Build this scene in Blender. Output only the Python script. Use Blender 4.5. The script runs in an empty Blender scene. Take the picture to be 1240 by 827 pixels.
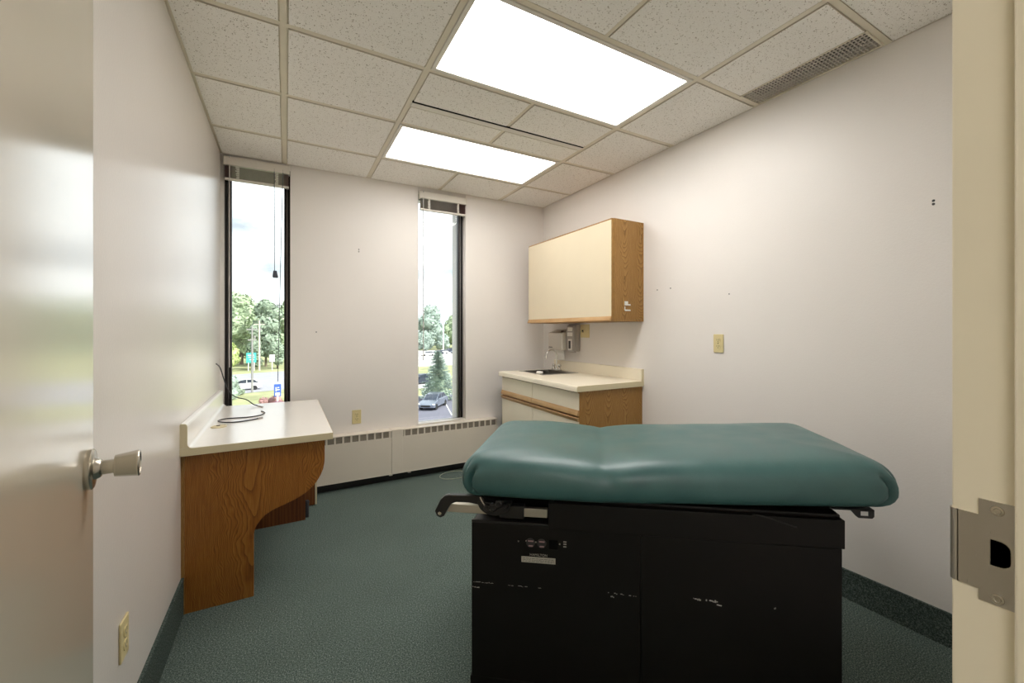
import bpy, bmesh, math, random
from mathutils import Vector, Matrix, Euler, noise as mnoise

random.seed(7)
sc = bpy.context.scene
COL = sc.collection
R = math.radians

# ------------------------------------------------------------------ numbers
XL, XR, YN, YB = -0.41, 2.338, 0.187, 3.771      # room faces
ZC = 2.567                                        # ceiling face
EYE = 1.288
GZ = -7.0                                         # ground outside (upper storey room)

# ------------------------------------------------------------------ materials
def srgb(r, g, b):
    f = lambda c: (c / 255 / 12.92) if c / 255 <= .04045 else ((c / 255 + .055) / 1.055) ** 2.4
    return (f(r), f(g), f(b), 1)

class NT:
    def __init__(self, name):
        m = bpy.data.materials.new(name); m.use_nodes = True
        self.m = m; self.t = m.node_tree; self.t.nodes.clear()
        self.out = self.n('ShaderNodeOutputMaterial')
        self.b = self.n('ShaderNodeBsdfPrincipled')
        self.l(self.b.outputs[0], self.out.inputs[0])
    def n(self, kind, **k):
        nd = self.t.nodes.new(kind)
        for a, v in k.items(): setattr(nd, a, v)
        return nd
    def l(self, a, b): self.t.links.new(a, b)
    def set(self, **k):
        names = dict(base='Base Color', rough='Roughness', metal='Metallic', spec='Specular IOR Level', coat='Coat Weight',
                     coatr='Coat Roughness', alpha='Alpha', trans='Transmission Weight', ior='IOR', coati='Coat IOR', sheen='Sheen Weight')
        for a, v in k.items(): self.b.inputs[names[a]].default_value = v
        return self
    def coord(self, scale=(1, 1, 1), kind='Object'):
        tc = self.n('ShaderNodeTexCoord'); mp = self.n('ShaderNodeMapping')
        mp.inputs['Scale'].default_value = scale
        self.l(tc.outputs[kind], mp.inputs[0]); return mp.outputs[0]
    def noise(self, vec, scale, detail=4, rough=.5, dist=0):
        nd = self.n('ShaderNodeTexNoise'); nd.inputs['Scale'].default_value = scale
        nd.inputs['Detail'].default_value = detail; nd.inputs['Roughness'].default_value = rough
        nd.inputs['Distortion'].default_value = dist
        self.l(vec, nd.inputs['Vector']); return nd.outputs['Fac']
    def ramp(self, fac, stops, interp='LINEAR'):
        nd = self.n('ShaderNodeValToRGB'); cr = nd.color_ramp; cr.interpolation = interp
        while len(cr.elements) < len(stops): cr.elements.new(.5)
        for e, (p, c) in zip(cr.elements, stops): e.position = p; e.color = c
        self.l(fac, nd.inputs[0]); return nd.outputs[0]
    def bump(self, h, strength=.3, dist=.002):
        nd = self.n('ShaderNodeBump'); nd.inputs['Strength'].default_value = strength
        nd.inputs['Distance'].default_value = dist
        self.l(h, nd.inputs['Height']); self.l(nd.outputs[0], self.b.inputs['Normal'])

MATS = {}
def plain(name, rgb, rough=.5, metal=0, spec=.5, var=.06, vscale=6, bump=0, bscale=200, bdist=.001, **k):
    t = NT(name); c = srgb(*rgb); t.set(rough=rough, metal=metal, spec=spec, **k)
    v = t.coord(); f = t.noise(v, vscale)
    lo = tuple(x * (1 - var) for x in c[:3]) + (1,); hi = tuple(min(1, x * (1 + var)) for x in c[:3]) + (1,)
    t.l(t.ramp(f, [(.3, lo), (.7, hi)]), t.b.inputs['Base Color'])
    if bump: t.bump(t.noise(v, bscale, 3), bump, bdist)
    MATS[name] = t.m; return t.m

def wood(name, dark, mid, light, scale=(60, 60, 2.2), rough=.38, cathedral=False, planks=0):
    t = NT(name); t.set(rough=rough, spec=.5)
    v = t.coord(scale)
    fine = t.noise(v, 2.2, 8, .65)
    v2 = t.coord((scale[0] * .16, scale[1] * .16, scale[2] * .35))
    w = t.n('ShaderNodeTexWave', wave_type='RINGS' if cathedral else 'BANDS')
    if cathedral: w.rings_direction = 'SPHERICAL'
    w.inputs['Scale'].default_value = 1.3 if cathedral else 1.4
    w.inputs['Distortion'].default_value = 5.5; w.inputs['Detail'].default_value = 3
    w.inputs['Detail Scale'].default_value = .9
    t.l(v2, w.inputs['Vector'])
    mx = t.n('ShaderNodeMix'); mx.data_type = 'FLOAT'; mx.inputs[0].default_value = .20 if not cathedral else .34
    t.l(fine, mx.inputs[2]); t.l(w.outputs['Fac'], mx.inputs[3])
    big = t.noise(t.coord((7, 7, .25)), 1, 2)
    ad = t.n('ShaderNodeMath', operation='MULTIPLY_ADD'); ad.inputs[1].default_value = .55; 
    sub = t.n('ShaderNodeMath', operation='SUBTRACT'); sub.inputs[1].default_value = .27
    t.l(big, ad.inputs[0]); t.l(mx.outputs[0], ad.inputs[2]); t.l(ad.outputs[0], sub.inputs[0])
    t.l(t.ramp(sub.outputs[0], [(.18, srgb(*dark)), (.47, srgb(*mid)), (.78, srgb(*light))]), t.b.inputs['Base Color'])
    t.bump(fine, .12, .0006)
    MATS[name] = t.m; return t.m

def oak_flat(name, dark, mid, light, u='x', period=.17, rough=.42, zf=2.2, lines=9.0, k=3.4, wk=1.1):
    """flat-sawn oak veneer: nested arches of grain running up the panel"""
    t = NT(name); t.set(rough=rough, spec=.45)
    v = t.coord(); sp = t.n('ShaderNodeSeparateXYZ'); t.l(v, sp.inputs[0])
    def mth(op, a, b=None):
        n = t.n('ShaderNodeMath', operation=op)
        for i, q in enumerate((a, b)):
            if q is None: continue
            if isinstance(q, (int, float)): n.inputs[i].default_value = q
            else: t.l(q, n.inputs[i])
        return n.outputs[0]
    ad = mth('ADD', sp.outputs['X'], sp.outputs['Y'])
    wob = t.noise(t.coord((2.5, 2.5, 1.6)), 2, 3)
    uu = mth('ADD', mth('DIVIDE', ad, period), mth('MULTIPLY', wob, .5))
    fr = mth('SUBTRACT', mth('FRACT', uu), .5)
    arch = mth('MULTIPLY', mth('MULTIPLY', fr, fr), k)
    ph = mth('ADD', mth('MULTIPLY', sp.outputs['Z'], zf), mth('SUBTRACT', mth('MULTIPLY', wob, wk), arch))
    saw = mth('FRACT', mth('MULTIPLY', ph, lines))
    saw = mth('POWER', saw, 2.0)
    fine = t.noise(t.coord((150, 150, 5)), 2.0, 6, .7)
    fac = mth('ADD', mth('MULTIPLY', saw, -.30), mth('ADD', mth('MULTIPLY', fine, .75), .22))
    t.l(t.ramp(fac, [(.18, srgb(*dark)), (.50, srgb(*mid)), (.78, srgb(*light))]), t.b.inputs['Base Color'])
    t.bump(fine, .1, .0005)
    MATS[name] = t.m; return t.m

def metal(name, rgb, rough=.3, brush=None, **k):
    t = NT(name); t.set(base=srgb(*rgb), rough=rough, metal=1, **k)
    v = t.coord(brush or (1, 1, 1)); f = t.noise(v, 60, 3)
    rr = t.ramp(f, [(.2, (rough * .8,) * 3 + (1,)), (.8, (min(1, rough * 1.25),) * 3 + (1,))])
    t.l(rr, t.b.inputs['Roughness'])
    MATS[name] = t.m; return t.m

def build_materials():
    plain('wall_paint', (238, 233, 228), .42, bump=.35, bscale=140, bdist=.0016, var=.015, vscale=2)
    plain('wall_paint_satin', (232, 226, 220), .24, spec=.7, bump=.28, bscale=110, bdist=.0012, var=.02, vscale=2)
    plain('door_paint', (230, 219, 200), .24, coat=1.0, coatr=.17, coati=1.75, var=.01, vscale=3)
    plain('frame_paint', (236, 226, 200), .32, var=.015, vscale=3)
    plain('white_metal', (226, 221, 212), .35, var=.02)
    plain('grid_paint', (226, 217, 198), .45, var=.03)
    plain('louver_paint', (206, 198, 188), .5, var=.03)
    plain('tile_edge', (216, 206, 190), .8, var=.05)
    plain('laminate_white', (244, 241, 235), .22, var=.012)
    plain('laminate_cream', (240, 231, 210), .32, var=.012)
    plain('edge_cream', (219, 207, 172), .4, var=.02)
    plain('door_cream', (230, 216, 188), .38, var=.01)
    plain('ivory_plastic', (222, 207, 156), .38, var=.01)
    plain('white_plastic', (232, 230, 224), .35, var=.01)
    plain('grey_plastic', (168, 163, 158), .4, var=.02)
    plain('dark_plastic', (44, 42, 42), .4, var=.05)
    plain('tassel_plastic', (74, 78, 90), .45, var=.05)
    plain('black_void', (6, 6, 6), .9, var=.05, spec=.1)
    plain('cable_grey', (62, 60, 64), .45, var=.05)
    plain('cable_pale', (170, 178, 160), .5, var=.05)
    plain('paper', (236, 232, 224), .9, var=.02, spec=.1)
    plain('scuff', (182, 178, 170), .8, var=.2, vscale=300)
    plain('base_black', (17, 13, 10), .42, spec=.28, var=.12, vscale=9, bump=.06, bscale=400, bdist=.0003)
    plain('arm_black', (26, 23, 22), .3, var=.1)
    plain('slat_grey', (158, 128, 128), .45, var=.08, vscale=30)
    plain('blind_white', (228, 222, 212), .4, var=.02)
    plain('bronze', (46, 42, 42), .4, metal=.5, var=.08)
    plain('gasket', (196, 192, 190), .5, var=.05)
    plain('heater_paint', (226, 217, 203), .36, var=.012)
    plain('louver_grey', (140, 131, 118), .6, var=.25, vscale=300)
    plain('plaque', (176, 172, 160), .4, var=.05)
    plain('drawer_gap', (74, 58, 40), .8, var=.1)
    metal('satin_steel', (196, 190, 180), .32, (1, 40, 1))
    metal('nickel', (196, 190, 178), .26)
    for l in list(MATS['nickel'].node_tree.links):
        if l.to_socket.name == 'Roughness': MATS['nickel'].node_tree.links.remove(l)
    metal('chrome', (214, 212, 208), .12)
    metal('sink_steel', (176, 172, 166), .3)
    metal('bar_steel', (206, 198, 184), .4)
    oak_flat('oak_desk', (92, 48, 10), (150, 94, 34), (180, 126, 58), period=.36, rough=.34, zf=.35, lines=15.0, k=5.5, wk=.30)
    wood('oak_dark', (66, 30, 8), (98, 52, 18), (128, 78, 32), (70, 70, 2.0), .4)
    wood('oak_cabinet', (104, 72, 28), (150, 110, 54), (174, 134, 74), (62, 62, 3.2), .42, cathedral=True)
    oak_flat('oak_cabinet', (104, 70, 26), (158, 116, 58), (184, 144, 84))
    wood('oak_rail', (160, 120, 72), (188, 148, 98), (206, 170, 124), (40, 2.0, 60), .42)
    # carpet
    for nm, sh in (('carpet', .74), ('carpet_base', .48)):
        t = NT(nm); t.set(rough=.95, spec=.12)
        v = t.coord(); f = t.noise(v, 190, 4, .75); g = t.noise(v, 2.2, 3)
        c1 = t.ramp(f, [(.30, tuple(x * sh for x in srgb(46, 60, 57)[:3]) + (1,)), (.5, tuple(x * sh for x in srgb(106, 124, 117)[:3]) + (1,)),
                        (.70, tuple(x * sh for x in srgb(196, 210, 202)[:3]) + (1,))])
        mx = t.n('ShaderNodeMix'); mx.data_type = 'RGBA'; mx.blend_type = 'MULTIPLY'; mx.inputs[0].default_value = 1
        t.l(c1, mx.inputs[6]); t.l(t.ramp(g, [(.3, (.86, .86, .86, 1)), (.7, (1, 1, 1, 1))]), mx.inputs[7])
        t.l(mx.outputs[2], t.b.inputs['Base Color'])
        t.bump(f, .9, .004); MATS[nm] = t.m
    # vinyl
    t = NT('teal_vinyl'); t.set(rough=.40, spec=.55, coat=.15, coatr=.3); v = t.coord()
    f = t.noise(v, 420, 3, .6); g = t.noise(v, 9, 4)
    t.l(t.ramp(g, [(.3, srgb(56, 94, 94)), (.7, srgb(66, 106, 105))]), t.b.inputs['Base Color'])
    t.bump(f, .35, .0012)
    t.l(t.ramp(g, [(.3, (.33,) * 3 + (1,)), (.7, (.45,) * 3 + (1,))]), t.b.inputs['Roughness'])
    MATS['teal_vinyl'] = t.m
    # ceiling tile with fissures
    t = NT('ceiling_tile'); t.set(rough=.9, spec=.15); v = t.coord()
    vo = t.n('ShaderNodeTexVoronoi', feature='F1'); vo.inputs['Scale'].default_value = 125; vo.inputs['Randomness'].default_value = 1
    t.l(v, vo.inputs['Vector'])
    n2 = t.noise(v, 60, 3); n3 = t.noise(v, 320, 2)
    ad = t.n('ShaderNodeMath', operation='MULTIPLY_ADD'); ad.inputs[1].default_value = .9; t.l(n2, ad.inputs[0]); t.l(vo.outputs['Distance'], ad.inputs[2])
    pits = t.ramp(ad.outputs[0], [(.58, (0, 0, 0, 1)), (.68, (1, 1, 1, 1))])
    mx = t.n('ShaderNodeMix'); mx.data_type = 'RGBA'; t.l(pits, mx.inputs[0])
    mx.inputs[6].default_value = srgb(164, 152, 136)
    t.l(t.ramp(n3, [(.3, srgb(242, 238, 231)), (.7, srgb(252, 249, 244))]), mx.inputs[7])
    t.l(mx.outputs[2], t.b.inputs['Base Color']); t.bump(pits, .5, .003); MATS['ceiling_tile'] = t.m
    # light lens
    for nm, fac in (('light_lens', 1.14), ('light_lens_dim', .66)):
        t = NT(nm); t.set(base=(.9, .88, .84, 1), rough=.4)
        t.b.inputs['Emission Color'].default_value = (1.0, .975, .94, 1); t.b.inputs['Emission Strength'].default_value = LENS * fac
        MATS[nm] = t.m
    # thin window glass
    m = bpy.data.materials.new('window_glass'); m.use_nodes = True; nt = m.node_tree; nt.nodes.clear()
    o = nt.nodes.new('ShaderNodeOutputMaterial'); tr = nt.nodes.new('ShaderNodeBsdfTransparent'); gl = nt.nodes.new('ShaderNodeBsdfGlossy')
    gl.inputs['Roughness'].default_value = .02; tr.inputs[0].default_value = (.96, .98, .97, 1)
    fr = nt.nodes.new('ShaderNodeFresnel'); fr.inputs[0].default_value = 1.5; mx = nt.nodes.new('ShaderNodeMixShader')
    nt.links.new(fr.outputs[0], mx.inputs[0]); nt.links.new(tr.outputs[0], mx.inputs[1]); nt.links.new(gl.outputs[0], mx.inputs[2]); nt.links.new(mx.outputs[0], o.inputs[0])
    MATS['window_glass'] = m
    # outdoors
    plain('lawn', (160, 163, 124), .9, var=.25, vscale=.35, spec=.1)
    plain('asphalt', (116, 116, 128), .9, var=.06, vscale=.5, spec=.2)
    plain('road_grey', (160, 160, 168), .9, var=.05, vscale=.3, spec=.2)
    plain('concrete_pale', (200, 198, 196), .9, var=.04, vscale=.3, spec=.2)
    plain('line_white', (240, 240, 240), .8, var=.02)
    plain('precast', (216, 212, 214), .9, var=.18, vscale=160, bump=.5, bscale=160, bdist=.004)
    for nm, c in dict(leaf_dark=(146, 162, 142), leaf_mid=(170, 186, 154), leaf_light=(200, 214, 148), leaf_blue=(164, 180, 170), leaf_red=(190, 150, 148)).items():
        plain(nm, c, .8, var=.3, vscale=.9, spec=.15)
    plain('bark', (120, 108, 94), .9, var=.2)
    plain('pole_wood', (196, 188, 176), .85, var=.08)
    plain('pole_grey', (150, 148, 146), .6, var=.05)
    plain('sign_teal', (70, 176, 170), .5, var=.02)
    plain('sign_white', (236, 236, 234), .5, var=.02)
    plain('sign_blue', (52, 92, 180), .5, var=.02)
    plain('car_silver', (150, 158, 172), .22, metal=.6, var=.02)
    plain('car_white', (232, 232, 232), .25, var=.02)
    plain('car_dark', (70, 76, 92), .22, metal=.4, var=.02)
    plain('car_red', (150, 62, 66), .25, var=.02)
    plain('car_glass', (52, 60, 74), .08, var=.02)
    plain('tyre', (38, 38, 40), .8, var=.05)
    plain('headlamp', (226, 228, 232), .15, var=.02)

# ------------------------------------------------------------------ mesh helper
class MB:
    def __init__(self): self.bm = bmesh.new(); self.mi = 0
    def _fin(self, faces):
        for f in faces: f.material_index = self.mi
    def box(self, x0, x1, y0, y1, z0, z1, bev=0, seg=2, M=None):
        r = bmesh.ops.create_cube(self.bm, size=1)
        vs = r['verts']
        S = Matrix.Translation(((x0 + x1) / 2, (y0 + y1) / 2, (z0 + z1) / 2)) @ Matrix.Diagonal((abs(x1 - x0), abs(y1 - y0), abs(z1 - z0), 1))
        bmesh.ops.transform(self.bm, matrix=S, verts=vs)
        fs = set(f for v in vs for f in v.link_faces)
        if bev:
            es = list(set(e for v in vs for e in v.link_edges))
            rr = bmesh.ops.bevel(self.bm, geom=es, offset=bev, segments=seg, profile=.5, affect='EDGES')
            fs = set(rr['faces']) | set(f for f in fs if f.is_valid)
            vs = list(set(v for f in fs for v in f.verts))
        if M is not None: bmesh.ops.transform(self.bm, matrix=M, verts=list(set(v for f in fs for v in f.verts)))
        self._fin(fs); return self
    def prism(self, pts, axis, a, b, bev=0):
        def mk(p, t):
            return {'x': (t, p[0], p[1]), 'y': (p[0], t, p[1]), 'z': (p[0], p[1], t)}[axis]
        v0 = [self.bm.verts.new(mk(p, a)) for p in pts]; v1 = [self.bm.verts.new(mk(p, b)) for p in pts]
        n = len(pts); fs = [self.bm.faces.new(v0), self.bm.faces.new(v1[::-1])]
        for i in range(n): fs.append(self.bm.faces.new((v0[i], v1[i], v1[(i + 1) % n], v0[(i + 1) % n])))
        bmesh.ops.recalc_face_normals(self.bm, faces=fs)
        if bev:
            es = [e for f in fs[:2] for e in f.edges]
            rr = bmesh.ops.bevel(self.bm, geom=es, offset=bev, segments=2, profile=.5, affect='EDGES')
            fs = list(set(rr['faces']) | set(f for f in fs if f.is_valid))
        self._fin(fs); return self
    def lathe(self, prof, origin=(0, 0, 0), axis=(0, 0, 1), seg=24, cap=True):
        A = Vector(axis).normalized(); U = A.orthogonal().normalized(); W = A.cross(U); O = Vector(origin)
        rings = []; fs = []
        for r, h in prof:
            rings.append([self.bm.verts.new(O + A * h + (U * math.cos(2 * math.pi * i / seg) + W * math.sin(2 * math.pi * i / seg)) * max(r, 1e-5)) for i in range(seg)])
        for a, b in zip(rings, rings[1:]):
            for i in range(seg): fs.append(self.bm.faces.new((a[i], a[(i + 1) % seg], b[(i + 1) % seg], b[i])))
        if cap: fs += [self.bm.faces.new(rings[0][::-1]), self.bm.faces.new(rings[-1])]
        bmesh.ops.recalc_face_normals(self.bm, faces=fs)
        self._fin(fs); return self
    def cyl(self, p0, p1, r0, r1=None, seg=16):
        p0, p1 = Vector(p0), Vector(p1); d = p1 - p0
        return self.lathe([(r0, 0), (r0 if r1 is None else r1, d.length)], p0, d, seg)
    def tube(self, pts, r, seg=8, sub=6):
        P = [Vector(p) for p in pts]
        if sub > 1 and len(P) > 2:
            Q = []
            for i in range(len(P) - 1):
                a, b, c, d = P[max(i - 1, 0)], P[i], P[i + 1], P[min(i + 2, len(P) - 1)]
                for k in range(sub):
                    t = k / sub
                    Q.append(.5 * ((2 * b) + (c - a) * t + (2 * a - 5 * b + 4 * c - d) * t * t + (3 * b - a - 3 * c + d) * t ** 3))
            Q.append(P[-1]); P = Q
        rings = []; fs = []; U = None
        for i, p in enumerate(P):
            T = (P[min(i + 1, len(P) - 1)] - P[max(i - 1, 0)]).normalized()
            if U is None: U = T.orthogonal().normalized()
            U = (U - T * U.dot(T)).normalized(); W = T.cross(U)
            rings.append([self.bm.verts.new(p + (U * math.cos(2 * math.pi * k / seg) + W * math.sin(2 * math.pi * k / seg)) * r) for k in range(seg)])
        for a, b in zip(rings, rings[1:]):
            for i in range(seg): fs.append(self.bm.faces.new((a[i], a[(i + 1) % seg], b[(i + 1) % seg], b[i])))
        fs += [self.bm.faces.new(rings[0][::-1]), self.bm.faces.new(rings[-1])]
        bmesh.ops.recalc_face_normals(self.bm, faces=fs); self._fin(fs); return self
    def quad(self, *pts):
        f = self.bm.faces.new([self.bm.verts.new(p) for p in pts]); self._fin([f]); return self
    def build(self, name, mats, parent=None, off=None, smooth=True, angle=38):
        if off is not None: bmesh.ops.translate(self.bm, vec=-Vector(off), verts=self.bm.verts)
        me = bpy.data.meshes.new(name)
        if smooth:
            area = {f: f.calc_area() for f in self.bm.faces}
            for f in self.bm.faces:
                nb = [max(area[g] for g in e.link_faces if g is not f) for e in f.edges if len(e.link_faces) == 2 and e.calc_face_angle(0) > R(8)]
                f.smooth = not (nb and area[f] > 3 * max(nb))      # broad flat faces keep their own normal beside small bevels
            for e in self.bm.edges:
                if len(e.link_faces) == 2 and e.calc_face_angle(0) > R(angle): e.smooth = False
        self.bm.to_mesh(me); self.bm.free()
        for m in (mats if isinstance(mats, (list, tuple)) else [mats]): me.materials.append(MATS[m])
        o = bpy.data.objects.new(name, me); COL.objects.link(o)
        if parent is not None: o.parent = parent
        return o

def tag(o, label, cat, group=None, kind=None):
    o['label'] = label; o['category'] = cat
    if group: o['group'] = group
    if kind: o['kind'] = kind
    return o
def thing(name, label, cat, loc=(0, 0, 0), rz=0, group=None):
    o = bpy.data.objects.new(name, None); o.empty_display_size = .1; COL.objects.link(o)
    o.location = loc; o.rotation_euler = (0, 0, rz)
    return tag(o, label, cat, group)
def structure(name, mb, mats, parent=None, **k):
    o = mb.build(name, mats, parent, **k)
    if parent is None: o['kind'] = 'structure'
    return o
def copy_tree(o, parent=None):
    c = o.copy(); COL.objects.link(c)
    if parent is not None: c.parent = parent
    for ch in [x for x in bpy.data.objects if x.parent == o]: copy_tree(ch, c)
    return c
def text_on(name, s, size, mat, parent, M, extrude=.0004):
    cu = bpy.data.curves.new(name, 'FONT'); cu.body = s; cu.size = size; cu.align_x = 'CENTER'; cu.align_y = 'CENTER'; cu.extrude = extrude
    tmp = bpy.data.objects.new(name, cu); COL.objects.link(tmp)
    dg = bpy.context.evaluated_depsgraph_get(); me = bpy.data.meshes.new_from_object(tmp.evaluated_get(dg))
    bpy.data.objects.remove(tmp); me.transform(M); me.materials.clear(); me.materials.append(MATS[mat])
    o = bpy.data.objects.new(name, me); COL.objects.link(o); o.parent = parent; return o

LENS = 10.8
build_materials()

# ================================================================== ROOM SHELL
def shell():
    W1 = (-.392, .031, .402, 2.548); W2 = (1.025, 1.474, .402, 2.53)
    structure('floor', MB().box(-2.4, 3.1, -1.75, 4.14, -.12, 0), 'carpet')
    structure('wall_left', MB().box(XL - .12, XL, YN, YB, 0, 2.75), 'wall_paint_satin')
    structure('wall_right', MB().box(XR, XR + .12, YN, YB, 0, 2.75), 'wall_paint')
    # back wall: inner leaf of plaster and outer leaf of precast concrete, both open at the windows
    def leaf(y0, y1, e):
        b = MB(); xs = [XL - .12, W1[0] - e, W1[1] + e, W2[0] - e, W2[1] + e, XR + .12]
        for i in (0, 2, 4): b.box(xs[i], xs[i + 1], y0, y1, 0, 2.75)
        for w in (W1, W2):
            b.box(w[0] - e, w[1] + e, y0, y1, 0, w[2]); b.box(w[0] - e, w[1] + e, y0, y1, w[3], 2.75)
        return b
    structure('wall_back', leaf(YB, 3.90, 0), 'wall_paint')
    structure('wall_outer', leaf(3.90, 4.13, -.006), 'precast')
    # near wall round the doorway, and the corridor the doorway gives on
    b = MB(); b.box(-2.4, -.22, .05, YN, 0, 2.75); b.box(.76, 3.1, .05, YN, 0, 2.75); b.box(-.22, .76, .05, YN, 2.16, 2.75)
    structure('wall_front', b, 'wall_paint')
    structure('wall_corridor', MB().box(-2.4, 3.1, -1.75, -1.63, 0, 2.75), 'wall_paint')
    b = MB(); b.box(-2.4, -2.28, -1.63, .05, 0, 2.75); b.box(2.98, 3.1, -1.63, .05, 0, 2.75)
    structure('wall_corridor_ends', b, 'wall_paint')
    structure('roof', MB().box(-2.4, 3.1, -1.75, 4.13, 2.75, 2.95), 'precast')  # unseen slab added to keep sun and sky out of the interior
    # door frame, painted steel, with the stop the door closes against
    b = MB()
    for x0, x1, sx in ((.737, .765, .721), (-.226, -.198, -.182)):
        b.box(x0, x1, .02, YN + .012, 0, 2.15, .002)
        b.box(min(sx, x0 if x0 > 0 else x1), max(sx, x0 if x0 > 0 else x1), .02, .1425, 0, 2.13, .003)
    b.box(-.226, .765, .02, YN + .012, 2.122, 2.15, .002); b.box(-.198, .737, .02, .1425, 2.106, 2.122)
    fr = structure('trim_1', b, 'frame_paint')
    # strike plate on the latch jamb
    y0, y1 = .1425, .1745
    b = MB()
    hole = [(.147 + .017 * 0, 1.006)]
    # plate built as strips around the latch hole
    x0, x1 = .7352, .7372
    hy0, hy1, hz0, hz1 = .1475, .1645, 1.0055, 1.0365
    b.box(x0, x1, y0, hy0, .959, 1.0825); b.box(x0, x1, hy1, y1, .959, 1.0825)
    b.box(x0, x1, hy0, hy1, .959, hz0); b.box(x0, x1, hy0, hy1, hz1, 1.0825)
    # rounded corners of the hole on its far side
    for zc, s in ((hz0, 1), (hz1, -1)):
        pts = [(hy0, zc)] + [(hy0 + .009 * (1 - math.cos(a)), zc + s * .009 * (1 - math.sin(a))) for a in [R(x) for x in (0, 18, 36, 54, 72, 90)]]
        b.prism(pts if s > 0 else pts[::-1], 'x', x0, x1)
    # lip towards the room, rolled over the edge of the jamb
    b.box(x0, x1, y1, .1935, .972, 1.0625)
    prof = [(.7352, .1925), (.7372, .1925), (.7395, .197), (.746, .2005), (.746, .203), (.738, .2005), (.7352, .196)]
    b.prism(prof, 'z', .972, 1.0625)
    sp = b.build('strike_plate', 'satin_steel', fr); sp['label'] = 'brushed steel strike plate'
    MB().box(.737, .7376, hy0 - .001, hy1 + .001, hz0 - .001, hz1 + .001).build('latch_hole', 'black_void', sp)
    for z in (1.072, .967):
        b = MB().lathe([(.0062, 0), (.0058, .0009), (.0035, .0012), (.0030, .0006), (.0001, .0006)], (.7354, .1585, z), (-1, 0, 0), 20)
        b.build('screw', 'nickel', sp)
    # carpet base
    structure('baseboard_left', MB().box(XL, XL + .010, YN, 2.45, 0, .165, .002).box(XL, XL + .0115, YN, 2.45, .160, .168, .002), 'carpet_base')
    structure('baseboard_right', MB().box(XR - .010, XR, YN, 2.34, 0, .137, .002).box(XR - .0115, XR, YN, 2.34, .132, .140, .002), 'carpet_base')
    # windows
    for i, w in ((1, W1), (2, W2)):
        x0, x1, z0, z1 = w; f = .042
        if i == 2: x0 -= .022
        b = MB(); ya, yb = 3.855, 3.899
        b.box(x0, x0 + f * .45, ya, yb, z0, z1); b.box(x1 - f * .45, x1, ya, yb, z0, z1)
        b.box(x0, x1, ya, yb, z1 - f * .45, z1); b.box(x0, x1, ya, yb, z0, z0 + f * .45)
        b.box(x0 + f * .6, x0 + f, ya + .004, yb, z0, z1); b.box(x1 - f, x1 - f * .6, ya + .004, yb, z0, z1)
        b.box(x0, x1, ya + .004, yb, z1 - f, z1 - f * .6); b.box(x0, x1, ya + .004, yb, z0 + f * .6, z0 + f)
        win = structure('window_%d' % i, b, 'bronze')
        b = MB()
        b.box(x0 + f * .44, x0 + f * .62, ya + .008, yb, z0, z1); b.box(x1 - f * .62, x1 - f * .44, ya + .008, yb, z0, z1)
        g = b.build('gasket', 'gasket', win); g['label'] = 'pale grey glazing gasket'
        MB().box(x0 + f * .9, x1 - f * .9, 3.880, 3.884, z0 + f * .9, z1 - f * .9).build('pane', 'window_glass', win)
        MB().box(x0 + .0005, x1 - .0005, YB - .0, 3.856, z0 + .001, z0 + .049, .002).build('sill', 'white_metal', win)
shell()

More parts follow.
